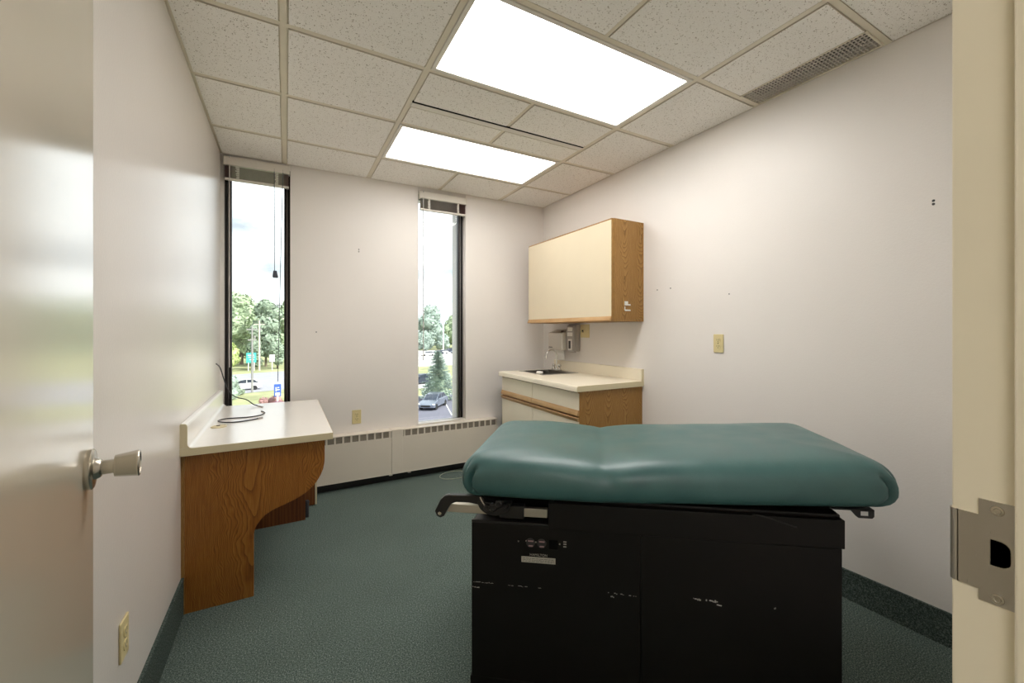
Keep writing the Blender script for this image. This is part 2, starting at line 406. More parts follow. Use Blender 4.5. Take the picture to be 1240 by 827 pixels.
# ================================================================== CEILING
GX = [XL, -.008, .6015, 1.8207, XR]; GY = [.8361, 1.4457, 2.0553, 2.6649, 3.2745]
def ceiling():
    b = MB(); ed = .0175
    def tile(x0, x1, y0, y1, ex0=ed, ex1=ed, ey0=ed, ey1=ed):
        x0 += ex0; x1 -= ex1; y0 += ey0; y1 -= ey1; zt = ZC + .0055
        b.mi = 0
        c = .0015
        b.quad((x0 + c, y0 + c, ZC), (x0 + c, y1 - c, ZC), (x1 - c, y1 - c, ZC), (x1 - c, y0 + c, ZC))
        lo = [(x0 + c, y0 + c, ZC), (x1 - c, y0 + c, ZC), (x1 - c, y1 - c, ZC), (x0 + c, y1 - c, ZC)]
        hi = [(x0, y0, zt), (x1, y0, zt), (x1, y1, zt), (x0, y1, zt)]
        b.mi = 1
        for i in range(4):
            j = (i + 1) % 4; b.quad(lo[i], lo[j], hi[j], hi[i])
        b.mi = 0
    ys = [YN] + GY + [YB]
    w = .013     # at the walls the tile rests on the wall angle
    for k in range(6):
        ya, yb = ys[k], ys[k + 1]; ea = w if k == 0 else ed; eb = w if k == 5 else ed
        tile(GX[0], GX[1], ya, yb, w, ed, ea, eb)
        tile(GX[1], GX[2], ya, yb, ed, ed, ea, eb)
        if k == 1: tile(GX[3], 2.150, ya, yb, ed, 0, ea, eb)
        else: tile(GX[3], GX[4], ya, yb, ed, w, ea, eb)
        xm = 1.2111
        if k in (0, 1, 5):
            tile(GX[2], xm, ya, yb, ed, ed * .7, ea, eb); tile(xm, GX[3], ya, yb, ed * .7, ed, ea, eb)
        if k == 3:
            for p, q in ((ya, 2.377), (2.438, yb)):
                e1 = ea if p == ya else .002; e2 = eb if q == yb else .002
                tile(GX[2], xm, p, q, ed, ed * .7, e1, e2); tile(xm, GX[3], p, q, ed * .7, ed, e1, e2)
    # backing deck above the tiles, and the corridor's flat ceiling
    b.mi = 1; b.box(-2.4, 3.1, -1.7, 4.0, ZC + .12, ZC + .15)
    b.mi = 0; b.box(-2.4, 3.1, -1.63, .05, ZC, ZC + .05)
    c = structure('ceiling', b, ['ceiling_tile', 'tile_edge'])
    g = MB(); zt0, zt1 = ZC + .0030, ZC + .007; h = .0125
    for x in GX[1:4]: g.box(x - h, x + h, YN, YB, zt0, zt1); g.box(x - .003, x + .003, YN, YB, zt1, zt1 + .03)
    for y in GY: g.box(XL, XR, y - h, y + h, zt0 + .0006, zt1 + .0006)
    for y0, y1 in ((YN, GY[1]), (GY[2], GY[3]), (GY[4], YB)): g.box(1.2111 - .009, 1.2111 + .009, y0, y1, zt0 + .001, zt1)
    # ledges of the tegular tiles above the bars close the gap
    for x in GX[1:4]: g.box(x - .022, x + .022, YN, YB, zt1 + .001, zt1 + .004)
    for y in GY: g.box(XL, XR, y - .022, y + .022, zt1 + .0015, zt1 + .0045)
    g.box(XL, XL + .016, YN, YB, ZC + .004, ZC + .012); g.box(XR - .016, XR, YN, YB, ZC + .004, ZC + .012)
    g.box(XL, XR, YB - .016, YB, ZC + .0035, ZC + .012); g.box(XL, XR, YN, YN + .016, ZC + .0035, ZC + .012)
    g.build('grid_bars', 'grid_paint', c)
ceiling()

def ceiling_lights():
    for y0, y1, lab in ((GY[1], GY[2], 'large bright fluorescent ceiling panel in front of the slot diffuser, over the exam table'),
                        (GY[3], GY[4], 'smaller looking bright ceiling panel beyond the slot diffuser, toward the windows')):
        xc, yc = (GX[2] + GX[3]) / 2, (y0 + y1) / 2
        t = thing('ceiling_light', lab, 'ceiling light', (xc, yc, ZC), 0, 'recessed ceiling lights')
        hx, hy = (GX[3] - GX[2]) / 2 - .014, (y1 - y0) / 2 - .014
        b = MB(); fr = .022
        def fbox(a, c, d, e): b.box(a, c, d, e, -.002, .03, .002)
        fbox(-hx, hx, -hy, -hy + fr); fbox(-hx, hx, hy - fr, hy); fbox(-hx, -hx + fr, -hy + fr, hy - fr); fbox(hx - fr, hx, -hy + fr, hy - fr)
        b.box(-hx, hx, -hy, hy, .03, .10)
        b.build('frame', 'white_metal', t)
        MB().box(-hx + fr, hx - fr, -hy + fr, hy - fr, .004, .010).build('lens', 'light_lens' if y0 < 2.3 else 'light_lens_dim', t)
ceiling_lights()
def added_corridor_light():  # unseen fixture behind the camera, added to brighten the door jamb
    o = (-.75, -.85, ZC)
    t = thing('ceiling_light', 'added unseen ceiling panel in the corridor that lights the door jamb', 'ceiling light', o, 0, 'recessed ceiling lights')
    b = MB(); hx, hy, fr = .60, .30, .022
    for a, c, d, e in ((-hx, hx, -hy, -hy + fr), (-hx, hx, hy - fr, hy), (-hx, -hx + fr, -hy + fr, hy - fr), (hx - fr, hx, -hy + fr, hy - fr)): b.box(a, c, d, e, -.012, .0, .002)
    b.build('frame', 'white_metal', t)
    MB().box(-hx + fr, hx - fr, -hy + fr, hy - fr, -.008, -.001).build('lens', 'light_lens', t)
added_corridor_light()

def vents():
    x0, x1, y0, y1 = 2.150, 2.322, GY[0] + .012, GY[1] - .012
    t = thing('air_grille', 'long grey return air grille in the ceiling along the right wall', 'vent', ((x0 + x1) / 2, (y0 + y1) / 2, ZC))
    o = ((x0 + x1) / 2, (y0 + y1) / 2, ZC)
    b = MB(); f = .009
    b.box(x0, x0 + f, y0, y1, ZC - .002, ZC + .014); b.box(x1 - f, x1, y0, y1, ZC - .002, ZC + .014)
    b.box(x0 + f, x1 - f, y0, y0 + f, ZC - .002, ZC + .014); b.box(x0 + f, x1 - f, y1 - f, y1, ZC - .002, ZC + .014)
    b.build('frame', 'grid_paint', t, o)
    MB().box(x0 + .002, x1 - .002, y0 + .002, y1 - .002, ZC + .05, ZC + .06).build('duct_back', 'black_void', t, o)
    b = MB(); n = 7
    for i in range(1, n): x = x0 + f + (x1 - x0 - 2 * f) * i / n; b.box(x - .0020, x + .0020, y0 + f, y1 - f, ZC, ZC + .006)
    n = 36
    for i in range(1, n): y = y0 + f + (y1 - y0 - 2 * f) * i / n; b.box(x0 + f, x1 - f, y - .0019, y + .0019, ZC + .001, ZC + .006)
    b.build('louver', 'louver_paint', t, o)
    # slot diffuser
    xa, xb = GX[2] + .014, GX[3] - .014
    o = ((xa + xb) / 2, 2.41, ZC)
    t = thing('ceiling_diffuser', 'thin black air slot with white metal strip between the two ceiling lights', 'vent', o)
    MB().box(xa, xb, 2.392, 2.436, ZC - .001, ZC + .121, .002).build('face_strip', 'white_metal', t, o)
    MB().box(xa, xb, 2.3765, 2.392, ZC + .001, ZC + .02).build('slot', 'black_void', t, o)
vents()

# ================================================================== DOOR
def door():
    hinge = Vector((-.197, .213, 0)); ang = math.atan2(.991, -.133)
    b = MB(); b.box(0, .914, 0, .044, .012, 2.10, .0015)
    # local x runs along the door from hinge to latch; the face we see is local y = 0 turned to +X of the room
    M = Matrix.Translation(hinge) @ Matrix.Rotation(ang, 4, 'Z')
    d = structure('door_1', b, 'door_paint'); d.matrix_world = M
    # seen face normal is local -y
    kx, kz = .858, 1.036
    b = MB(); N = (0, -1, 0); o = (kx, 0, kz)
    b.lathe([(.0355, 0), (.0365, .003), (.0365, .0075), (.034, .0095), (.020, .0105), (.0175, .017), (.0155, .019)], o, N, 40)
    k = b.build('door_knob', 'nickel', d); k['label'] = 'satin nickel round door knob'
    b = MB(); b.lathe([(.0128, .016), (.0128, .036), (.0135, .037)], o, N, 32); b.build('shank', 'nickel', k)
    b = MB(); b.lathe([(.0150, .0355), (.0195, .0365), (.0200, .039), (.0240, .0675), (.0247, .0695), (.0235, .0710), (.0205, .0712), (.0195, .0700), (.0001, .0695)], o, N, 48); b.build('grip', 'nickel', k)
    b = MB(); b.lathe([(.0355, 0), (.0365, .003), (.0365, .0075), (.034, .0095), (.020, .0105), (.013, .018), (.013, .036), (.020, .037), (.0245, .069), (.0001, .070)], (kx, .044, kz), (0, 1, 0), 32)
    b.build('rear_knob', 'nickel', d)
door()

# ================================================================== DESK
def desk():
    y0, y1, zt = 2.420, 3.635, .757
    o = (-.10, 3.03, 0)
    t = thing('wall_desk', 'white laminate counter desk with a curved oak end panel along the left wall', 'desk', o)
    b = MB(); b.mi = 0
    b.box(XL, .212, y0, y1, zt - .034, zt, .0015)
    top = b.build('desk_top', 'laminate_white', t, o)
    for f in top.data.polygons:
        pass
    # front and side edge bands
    b = MB(); b.box(XL + .0, .2135, y0 - .0015, y0 + .004, zt - .035, zt - .0012, .0006); b.box(.2085, .2135, y0, y1, zt - .035, zt - .0012, .0006)
    e = b.build('edge_band', 'edge_cream', t, o); e['label'] = 'cream edge band'
    # coved splash up the wall
    prof = [(XL, zt), (XL, zt + .108), (XL + .004, zt + .111), (XL + .019, zt + .110), (XL + .025, zt + .105), (XL + .027, zt + .096), (XL + .027, zt + .020)]
    prof += [(XL + .027 + .018 * (1 - math.cos(a)), zt + .018 * (1 - math.sin(a))) for a in [R(x) for x in (15, 35, 55, 75, 90)]]
    b = MB().prism(prof, 'y', y0 + .004, y1 + .04); b.build('backsplash', 'laminate_white', t, o)
    b = MB().prism(prof, 'y', y0 - .0015, y0 + .004); e = b.build('splash_end', 'edge_cream', t, o); e['label'] = 'cream end cap of splash'
    # ogee end panel
    def ogee(x1, xin, zt_):
        pts = [(XL + .012, 0), (xin, 0), (xin, .27)]
        # concave lower curve, then convex upper curve
        cv = [(-.1335, .300), (-.129, .325), (-.119, .345), (-.104, .366), (-.083, .385), (-.058, .399), (-.030, .4095), (.000, .419), (.033, .430), (.064, .444), (.092, .461), (.118, .482), (.139, .507), (.157, .537), (.169, .568), (.175, .600)]
        pts += [(x + (x1 - .176) * max(0, min(1, (x + .1335) / .31)), z) for x, z in cv]
        pts += [(x1, .620), (x1, zt_), (XL + .012, zt_)]
        return pts
    z2 = zt - .0345
    b = MB().prism(ogee(.176, -.134, z2), 'y', 2.446, 2.470, .0008)
    b.build('end_panel', 'oak_desk', t, o)
    b = MB().box(XL, XL + .0125, 2.444, 2.470, .0, z2); s = b.build('filler_strip', 'oak_cabinet', t, o); s['label'] = 'lighter oak filler strip'
    # under-desk: second panel, short rear panel with cream edge, modesty board and a post
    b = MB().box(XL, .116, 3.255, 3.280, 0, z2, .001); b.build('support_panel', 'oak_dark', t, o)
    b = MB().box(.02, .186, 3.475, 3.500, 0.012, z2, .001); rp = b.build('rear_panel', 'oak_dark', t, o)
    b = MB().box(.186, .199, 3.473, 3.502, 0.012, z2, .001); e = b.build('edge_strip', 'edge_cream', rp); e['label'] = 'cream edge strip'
    e.data.transform(Matrix.Translation(-Vector(o)))
    b = MB().cyl((.128, 3.30, 0), (.128, 3.30, .10), .012, .012, 14); b.cyl((.128, 3.30, .10), (.128, 3.30, .115), .016, .010, 14); b.build('foot', 'cable_grey', t, o)
    # grommet cap in the top
    c = thing('grommet_cap', 'round cream cable grommet cap lying on the white desk top', 'grommet', (-.318, 2.868, zt + .0002))
    b = MB(); b.lathe([(.036, 0), (.0375, .0025), (.036, .0055), (.0305, .0065), (.0295, .004), (.0001, .004)], (0, 0, 0), (0, 0, 1), 32)
    cp = b.build('cap_ring', 'edge_cream', c)
    b = MB().box(-.012, .004, .010, .020, .004, .0075, .001); b.build('cable_slot', 'cable_grey', c)
    # cable
    cz = zt + .0035
    c = thing('power_cable', 'thin dark cable draped from the left wall onto the white desk top', 'cable', (-.2, 3.2, zt))
    oc = (-.2, 3.2, zt)
    pts = [(XL + .006, 3.52, 1.062), (-.392, 3.60, 1.030), (-.372, 3.60, .955), (-.346, 3.60, .872), (-.305, 3.60, .822), (-.240, 3.58, .800), (-.200, 3.54, .772), (-.168, 3.50, cz + .002)]
    b = MB().tube(pts, .0036, 8, 8); b.build('cord', 'cable_grey', c, oc)
    b = MB(); b.tube([(-.168, 3.50, cz + .002), (-.150, 3.47, cz)], .0042, 8, 1); b.tube([(-.147, 3.455, cz), (-.137, 3.44, cz)], .005, 8, 1)
    p = b.build('connector', 'grey_plastic', c, oc); p['label'] = 'small grey connector'
    c = thing('charger_cable', 'long loop of dark cord lying flat on the white desk top', 'cable', (-.2, 3.05, zt))
    oc = (-.2, 3.05, zt)
    pts = [(-.128, 3.245, cz), (-.117, 3.205, cz), (-.124, 3.15, cz), (-.150, 3.105, cz), (-.200, 3.083, cz), (-.255, 3.092, cz), (-.305, 3.095, cz), (-.334, 3.07, cz), (-.338, 3.03, cz), (-.310, 2.985, cz),
           (-.265, 2.955, cz), (-.220, 2.960, cz), (-.170, 2.985, cz), (-.138, 3.01, cz)]
    b = MB().tube(pts, .0034, 8, 8); b.build('cord', 'cable_grey', c, oc)
    MB().tube([(-.146, 3.004, cz), (-.122, 3.024, cz)], .006, 8, 1).build('plug', 'grey_plastic', c, oc); MB().tube([(-.136, 3.262, cz), (-.128, 3.240, cz)], .005, 8, 1).build('plug', 'grey_plastic', c, oc)
desk()

# ================================================================== RADIATOR
def heater():
    yf, zb, zt = 3.680, .074, .441
    x0, x1 = XL + .01, 1.765
    o = (.7, 3.72, 0)
    t = thing('radiator_cover', 'long low cream baseboard radiator cover under the windows with square vents', 'radiator', o)
    xa, xb = .776, .866
    for (a, c) in ((x0, xa - .001), (xb + .001, x1)):
        b = MB()
        b.box(a, c, yf, yf + .004, zb, .384, .001)                         # front sheet
        b.box(a, c, yf + .004, YB - .001, zt - .004, zt, .001)              # top sheet
        b.box(a, c, yf, yf + .004, .434, zt, .001)                          # rail over the vents
        b.box(a, c, yf + .012, yf + .016, .384, .434)                       # recessed back of vents
        b.box(a, c, yf - .002, yf + .02, zb - .004, zb + .004, .0015)      # bottom lip
        g = MB(); n = int((c - a - .03) / .0575); st = (c - a - .03) / n
        for i in range(n + 1):
            x = a + .015 + i * st; b.box(x - .0065, x + .0065, yf - .0005, yf + .014, .382, .436, .0006)
        b.build('cover', 'heater_paint', t, o)
        for i in range(n):
            xm = a + .015 + (i + .5) * st
            g.box(xm - st / 2 + .004, xm + st / 2 - .004, yf + .008, yf + .013, .384, .434)
        g = g.build('vent_screen', 'louver_grey', t, o); g['label'] = 'grey mesh behind square vents'
    b = MB(); b.box(xa - .001, xb + .001, yf - .004, yf + .004, zb - .003, zt + .003, .0015); b.box(xa - .001, xb + .001, yf, YB - .001, zt - .002, zt + .003, .001)
    b.build('joint_cover', 'heater_paint', t, o)
    for x in (.757, .912):
        b = MB().box(x, x + .026, yf + .004, yf + .03, zb - .016, zb + .002, .002); b.build('foot', 'white_metal', t, o)
    b = MB(); b.box(x0, x1, YB - .03, YB - .001, .0, zt - .006); b.build('back_plate', 'dark_plastic', t, o)
    b = MB()
    for i in range(12): b.cyl((x0 + .02, 3.728, .17 + i * 0), (x1 - .02, 3.728, .17), .016, .016, 10) if i == 0 else None
    b.build('fin_pipe', 'dark_plastic', t, o)
heater()

# ================================================================== BLINDS
def blind(x0, x1, zt, zb, label, wand_x, cords, ztop_gap=.0):
    yc = 3.752; o = ((x0 + x1) / 2, yc, zt)
    t = thing('window_blind', label, 'blind', o, 0, 'raised mini blinds')
    b = MB(); b.box(x0 + .003, x1 - .003, yc - .018, yc + .018, zt - .062, zt - .012, .003); b.box(x0 + .003, x1 - .003, yc - .012, yc + .02, zt - .012, zt + .001); b.build('headrail', 'blind_white', t, o)
    for xx in (x0, x1 - .012): MB().box(xx, xx + .012, yc - .021, yc + .021, zt - .066, zt - .010, .001).build('bracket', 'blind_white', t, o)
    b = MB(); n = 16; za, zc = zb + .015, zt - .064
    for i in range(n):
        z = za + (zc - za) * (i + .5) / n; dx = random.uniform(-.002, .002)
        b.prism([(yc - .0125, z - .0014), (yc - .006, z + .0004), (yc, z + .001), (yc + .006, z + .0004), (yc + .0125, z - .0014), (yc + .006, z - .0006), (yc, z), (yc - .006, z - .0006)], 'x', x0 + .008 + dx, x1 - .008 + dx)
    b.build('slat_stack', 'slat_grey', t, o)
    b = MB(); b.box(x0 + .006, x1 - .006, yc - .014, yc + .014, zb, zb + .016, .003); b.build('bottom_rail', 'blind_white', t, o)
    for xx in (x0 + .085, x1 - .085):
        b = MB()
        for k in range(9):
            z = za + (zc - za) * (k + .5) / 9; b.box(xx - .010 + random.uniform(-.004, .004), xx + .010, yc - .0155, yc - .0125, z - .0035, z + .0030)
        b.build('ladder_cord', 'blind_white', t, o)
    b = MB().tube([(wand_x, yc - .012, zt - .03), (wand_x, yc - .013, zt - .07), (wand_x, yc - .014, 1.62), (wand_x, yc - .012, 1.02)], .0038, 6, 3)
    b.build('tilt_wand', 'gasket', t, o)
    for (xa, xb, zz, tl) in cords:
        cd = MB().tube([(xa, yc - .016, zt - .035), (xa + (xb - xa) * .5, yc - .017, (zt + zz) / 2), (xb, yc - .016, zz)], .0023, 6, 3).build('lift_cord', 'tassel_plastic', t, o)
        if tl:
            b = MB(); b.prism([(xb - .008, zz), (xb + .014, zz), (xb + .024, zz - .046), (xb + .020, zz - .054), (xb - .008, zz - .054), (xb - .014, zz - .046)], 'y', yc - .026, yc - .008, .003)
            b.build('tassel', 'tassel_plastic', cd, o)
blind(-.388, .027, 2.546, 2.376, 'raised mini blind with long cord and dark tassel in the left window by the desk', -.352, [(-.075, -.073, 1.738, True), (-.018, -.052, .90, False)])
blind(1.029, 1.470, 2.526, 2.358, 'raised mini blind without a hanging tassel in the right window nearer the cabinets', 1.062, [])

# ================================================================== KITCHEN BASE CABINET + COUNTER
def base_unit():
    ya, yb, xf = 2.350, 3.548, 1.745
    o = (2.04, 2.95, 0)
    t = thing('base_cabinet', 'cream and oak base cabinet with drawers under the sink counter', 'cabinet', o)
    b = MB(); b.box(xf + .02, xf + .03, ya + .019, yb, .10, .862); b.box(XR - .01, XR - .001, ya + .019, yb, .10, .862); b.box(xf + .03, XR - .01, yb - .018, yb, .10, .862); b.box(xf + .03, XR - .01, ya + .019, yb, .10, .12); b.box(xf + .075, XR - .001, ya + .019, yb, 0, .10)
    b.build('carcass', 'drawer_gap', t, o)
    b = MB(); b.box(xf + .004, XR - .001, ya, ya + .019, 0, .8655, .0008); b.build('side_panel', 'oak_cabinet', t, o)
    b = MB(); b.box(xf + .004, xf + .02, yb - .019, yb, 0, .862, .0008); b.build('end_stile', 'oak_cabinet', t, o)
    ym = 2.985
    for (p, q) in ((ya + .004, ym - .003), (ym + .003, yb - .004)):
        d = MB().box(xf, xf + .019, p, q, .735, .853, .0012).build('drawer', 'laminate_cream', t, o)
        m = MB().prism([(xf - .004, .735), (xf + .019, .735), (xf + .019, .697), (xf - .012, .697), (xf - .014, .703)], 'y', p, q)
        m.build('drawer_pull', 'oak_rail', d, o)
        d = MB().box(xf, xf + .019, p, q, .105, .657, .0012).build('door', 'laminate_cream', t, o)
        m = MB().prism([(xf - .014, .681), (xf - .012, .685), (xf + .019, .685), (xf + .019, .657), (xf - .003, .657)], 'y', p, q)
        m.build('door_pull', 'oak_rail', d, o)
    # counter with a hole for the sink
    x0, x1, y0, y1, zt, zb = 1.716, XR - .001, 2.336, 3.556, .905, .866
    sx0, sx1, sy0, sy1 = 1.915, 2.215, 3.09, 3.475
    o2 = (2.03, 2.94, zb)
    c = thing('counter_top', 'cream laminate counter top with upstand, on the base cabinet by the right wall', 'counter', o2)
    b = MB()
    pr = [(x0, zb), (x0, zt - .010), (x0 + .003, zt - .003), (x0 + .010, zt), (sx0, zt), (sx0, zb)]
    b.prism(pr, 'y', y0, y1)
    b.box(sx1, x1, y0, y1, zb, zt); b.box(sx0, sx1, y0, sy0, zb, zt); b.box(sx0, sx1, sy1, y1, zb, zt)
    b.build('slab', 'laminate_cream', c, o2)
    b = MB(); b.box(XR - .021, XR - .001, y0, 3.535, zt, .996, .003); b.build('backsplash', 'laminate_cream', c, o2)
    b = MB(); b.prism([(x0 + .001, zb), (x0 + .001, zt - .010), (x0 + .010, zt - .001), (x1, zt - .001), (x1, zb)], 'y', y0 - .0015, y0 + .001)
    b.box(XR - .021, XR - .001, y0 - .0015, y0 + .001, zt, .995)
    e = b.build('edge_band', 'edge_cream', c, o2)
    # sink
    o3 = (2.06, 3.28, zt)
    s = thing('sink', 'small square stainless steel sink set into the cream counter', 'sink', o3)
    b = MB(); r = .022
    zr = zt + .003
    b.box(sx0 - r + .004, sx0 + .006, sy0 - r, sy1 + r, zt + .0002, zr, .001); b.box(sx1 - .006, sx1 + .055, sy0 - r, sy1 + r, zt + .0002, zr, .001)
    b.box(sx0, sx1, sy0 - r, sy0 + .006, zt + .0002, zr, .001); b.box(sx0, sx1, sy1 - .006, sy1 + r, zt + .0002, zr, .001)
    b.build('rim', 'sink_steel', s, o3)
    b = MB(); g = .002; d0 = zt - .15
    i0, i1, j0, j1 = sx0 + g, sx1 - g, sy0 + g, sy1 - g
    b.box(i0, i0 + .003, j0, j1, d0, zt + .001); b.box(i1 - .003, i1, j0, j1, d0, zt + .001); b.box(i0, i1, j0, j0 + .003, d0, zt + .001); b.box(i0, i1, j1 - .003, j1, d0, zt + .001); b.box(i0, i1, j0, j1, d0 - .003, d0)
    b.build('basin', 'sink_steel', s, o3)
    MB().lathe([(.028, 0), (.030, .002), (.020, .003), (.018, .001), (.0001, .001)], (2.06, 3.28, d0), (0, 0, 1), 24).build('drain', 'chrome', s, o3)
    # faucet
    fx, fy = 2.248, 3.385; o4 = (fx, fy, zr)
    f = thing('faucet', 'chrome gooseneck faucet with two handles behind the sink', 'faucet', o4)
    b = MB().box(fx - .022, fx + .022, fy - .062, fy + .062, zr, zr + .012, .005); b.build('deck_plate', 'chrome', f, o4)
    pts = [(fx, fy, zr + .01), (fx, fy, zr + .12)] + [(fx - .058 + .058 * math.cos(a), fy, zr + .135 + .058 * math.sin(a)) for a in [R(x) for x in (0, 25, 50, 75, 100, 125, 150, 170)]] + [(fx - .122, fy, zr + .112)]
    b = MB().tube(pts, .0062, 12, 4); b.lathe([(.015, .0), (.013, .015), (.0085, .03), (.0065, .04)], (fx, fy, zr + .01), (0, 0, 1), 20); b.cyl((fx - .1205, fy, zr + .124), (fx - .1235, fy, zr + .104), .0085, .0085, 14)
    b.build('spout', 'chrome', f, o4)
    for s_ in (-1, 1):
        b = MB().lathe([(.013, 0), (.012, .018), (.008, .022), (.016, .026), (.018, .036), (.015, .046), (.0001, .048)], (fx, fy + s_ * .048, zr + .010), (0, 0, 1), 18)
        b.build('handle', 'chrome', f, o4)
    # little white block on the sink rim
    o5 = (1.918, 3.155, zr)
    sp = thing('white_block', 'small white block on the front rim of the sink', 'soap', o5)
    b = MB().box(-.020, .018, -.030, .030, 0, .022, .008, 3); b.build('bar', 'white_plastic', sp)
base_unit()

def wall_cabinet():
    xf, x1, y0, y1, z0, z1 = 2.026, XR - .001, 2.336, 3.540, 1.353, 2.097
    o = (2.18, 2.94, z0)
    t = thing('wall_cabinet', 'cream and oak wall cabinet hanging over the sink counter', 'cabinet', o)
    b = MB(); b.box(xf + .021, x1, y0 + .019, y1, z0, z0 + .018); b.box(xf + .021, x1, y0 + .019, y1, z1 - .018, z1); b.box(x1 - .008, x1, y0 + .019, y1, z0, z1)
    b.box(xf + .021, x1, y1 - .019, y1, z0, z1); b.box(xf + .03, x1, 2.95, 2.97, z0 + .018, z1 - .018)
    b.build('carcass', 'oak_cabinet', t, o)
    b = MB(); b.box(xf + .0195, x1, y0, y0 + .019, z0, z1, .0008); b.build('side_panel', 'oak_cabinet', t, o)
    ym = 2.976
    for (p, q, dx) in ((y0 + .001, ym - .0004, -.0004), (ym + .0004, y1 - .002, .0)):
        d = MB().box(xf + dx, xf + .0175 + dx, p + (.006 if p < 2.5 else 0), q, z0 + .037, z1 - .012, .001).build('door', 'door_cream', t, o)
        b = MB(); b.prism([(xf + .0185 + dx, z0 + .003), (xf + .0185 + dx, z0 + .0365), (xf + dx - .002, z0 + .0365), (xf + dx - .013, z0 + .008), (xf + dx - .011, z0 + .003)], 'y', p + (.006 if p < 2.5 else 0), q)
        b.build('door_pull', 'oak_rail', d, o)
        b = MB()
        if p < 2.5: b.box(xf + dx, xf + .0185 + dx, p, p + .0055, z0 + .003, z1 - .012, .0005)
        b.box(xf + dx + .001, xf + .0185 + dx, p, q, z1 - .0118, z1 - .002, .0005)
        e = b.build('edge_strip', 'oak_cabinet', d, o); e['label'] = 'oak edge strip'
    # torn white adhesive hooks
    o6 = (2.17, y0 + .0003, 1.465)
    h = thing('adhesive_hook', 'broken white plastic hooks stuck on the oak side of the wall cabinet', 'hook', o6)
    b = MB().box(2.144, 2.174, y0 - .008, y0 + .0003, 1.480, 1.500, .001); b.box(2.144, 2.200, y0 - .006, y0 + .0003, 1.470, 1.480, .001); b.build('upper_tab', 'white_plastic', h, o6)
    b = MB().box(2.144, 2.150, y0 - .005, y0 + .0003, 1.436, 1.462, .001); b.box(2.146, 2.200, y0 - .006, y0 + .0003, 1.430, 1.440, .001); b.build('lower_tab', 'white_plastic', h, o6)
wall_cabinet()

def dispensers():
    # paper towel dispenser
    y0, y1, z0, z1 = 3.268, 3.512, 1.105, 1.264; xf = 2.234
    o = (2.28, 3.39, z0)
    t = thing('towel_dispenser', 'stainless steel paper towel dispenser on the wall above the faucet', 'dispenser', o)
    b = MB().prism([(xf + .004, z0), (xf, z0 + .01), (xf, z1 - .004), (xf + .004, z1), (XR - .001, z1 + .034), (XR - .001, z0)], 'y', y0 + .012, y1, .002); b.build('case', 'satin_steel', t, o)
    b = MB().box(xf - .001, XR - .002, y0, y0 + .012, z0 + .002, z1 + .002, .004); s = b.build('side_cap', 'white_plastic', t, o); s['label'] = 'pale side cap'
    b = MB().box(xf + .03, xf + .05, y0 + .045, y0 + .07, z1 + .006, z1 + .020, .003); b.build('lock', 'dark_plastic', t, o)
    b = MB().box(xf - .0012, xf - .0002, y1 - .075, y1 - .010, z0 + .016, z0 + .024); b.build('badge', 'dark_plastic', t, o)
    b = MB().box(xf + .001, xf + .012, y0 + .010, y1 - .012, z0 - .006, z0 + .004, .001); b.build('lip', 'satin_steel', t, o)
    op = (2.27, 3.35, 1.0)
    pt = thing('paper_towel', 'white paper towel hanging out of the steel dispenser', 'paper towel', op)
    b = MB().prism([(2.262, z0 - .001), (2.264, z0 - .04), (2.272, 1.01), (2.275, 1.01), (2.267, z0 - .04), (2.265, z0 - .001)], 'y', 3.285, 3.425); b.build('sheet', 'paper', pt, op)
    # soap dispenser
    y0, y1, z0, z1 = 3.130, 3.256, 1.083, 1.340; xf = 2.266
    o = (2.31, 3.193, z0)
    t = thing('soap_dispenser', 'grey wall soap dispenser with white face under the wall cabinet', 'dispenser', o)
    b = MB().box(xf + .03, XR - .002, y0 - .002, y1 + .002, z0 + .01, z1, .01, 3); b.build('back_case', 'grey_plastic', t, o)
    b = MB().prism([(xf + .03, z0), (xf + .004, z0 + .008), (xf, z0 + .03), (xf, z1 - .05), (xf + .012, z1 - .01), (xf + .03, z1)], 'y', y0, y1, .008); b.build('front_cover', 'grey_plastic', t, o)
    b = MB().box(xf - .004, xf + .004, y0 + .030, y1 - .034, z0 + .022, z0 + .125, .006, 3); b.build('window_bezel', 'white_plastic', t, o)
    b = MB().box(xf - .0055, xf - .0035, y0 + .046, y1 - .050, z0 + .036, z0 + .108, .003); b.build('level_window', 'dark_plastic', t, o)
    b = MB().box(xf - .003, xf + .004, y0 + .022, y1 - .022, z0 + .150, z0 + .186, .004); b.build('push_bar', 'white_plastic', t, o)
    b = MB().box(xf - .001, xf + .014, y0 + .025, y1 - .025, z0 + .196, z0 + .232, .003); b.build('label_panel', 'white_plastic', t, o)
dispensers()

# ================================================================== ELECTRICAL PLATES
def outlet_proto():
    t = thing('wall_outlet', 'x', 'outlet')
    # local: plate faces -y, wall at y = 0
    b = MB().box(-.035, .035, -.006, -.0002, -.057, .057, .0025, 3); b.build('cover_plate', 'ivory_plastic', t)
    for s in (-1, 1):
        b = MB().prism([(.0165 * math.cos(a), s * .0195 + max(-.0135, min(.0135, .0175 * math.sin(a)))) for a in [2 * math.pi * i / 28 for i in range(28)]], 'y', -.0082, -.005, .0006)
        rc = b.build('receptacle', 'ivory_plastic', t)
        b = MB(); b.box(-.0085, -.0062, -.0085, -.0079, s * .0195 - .001, s * .0195 + .008); b.box(.0055, .0080, -.0085, -.0079, s * .0195 - .0015, s * .0195 + .009)
        b.cyl((0, -.0085, s * .0195 - .007), (0, -.0079, s * .0195 - .007), .0025, .0025, 10)
        b.build('slots', 'dark_plastic', rc)
    b = MB().lathe([(.003, 0), (.0028, .0012), (.0001, .0015)], (0, -.0058, 0), (0, -1, 0), 12); b.build('screw', 'nickel', t)
    return t
op = outlet_proto()
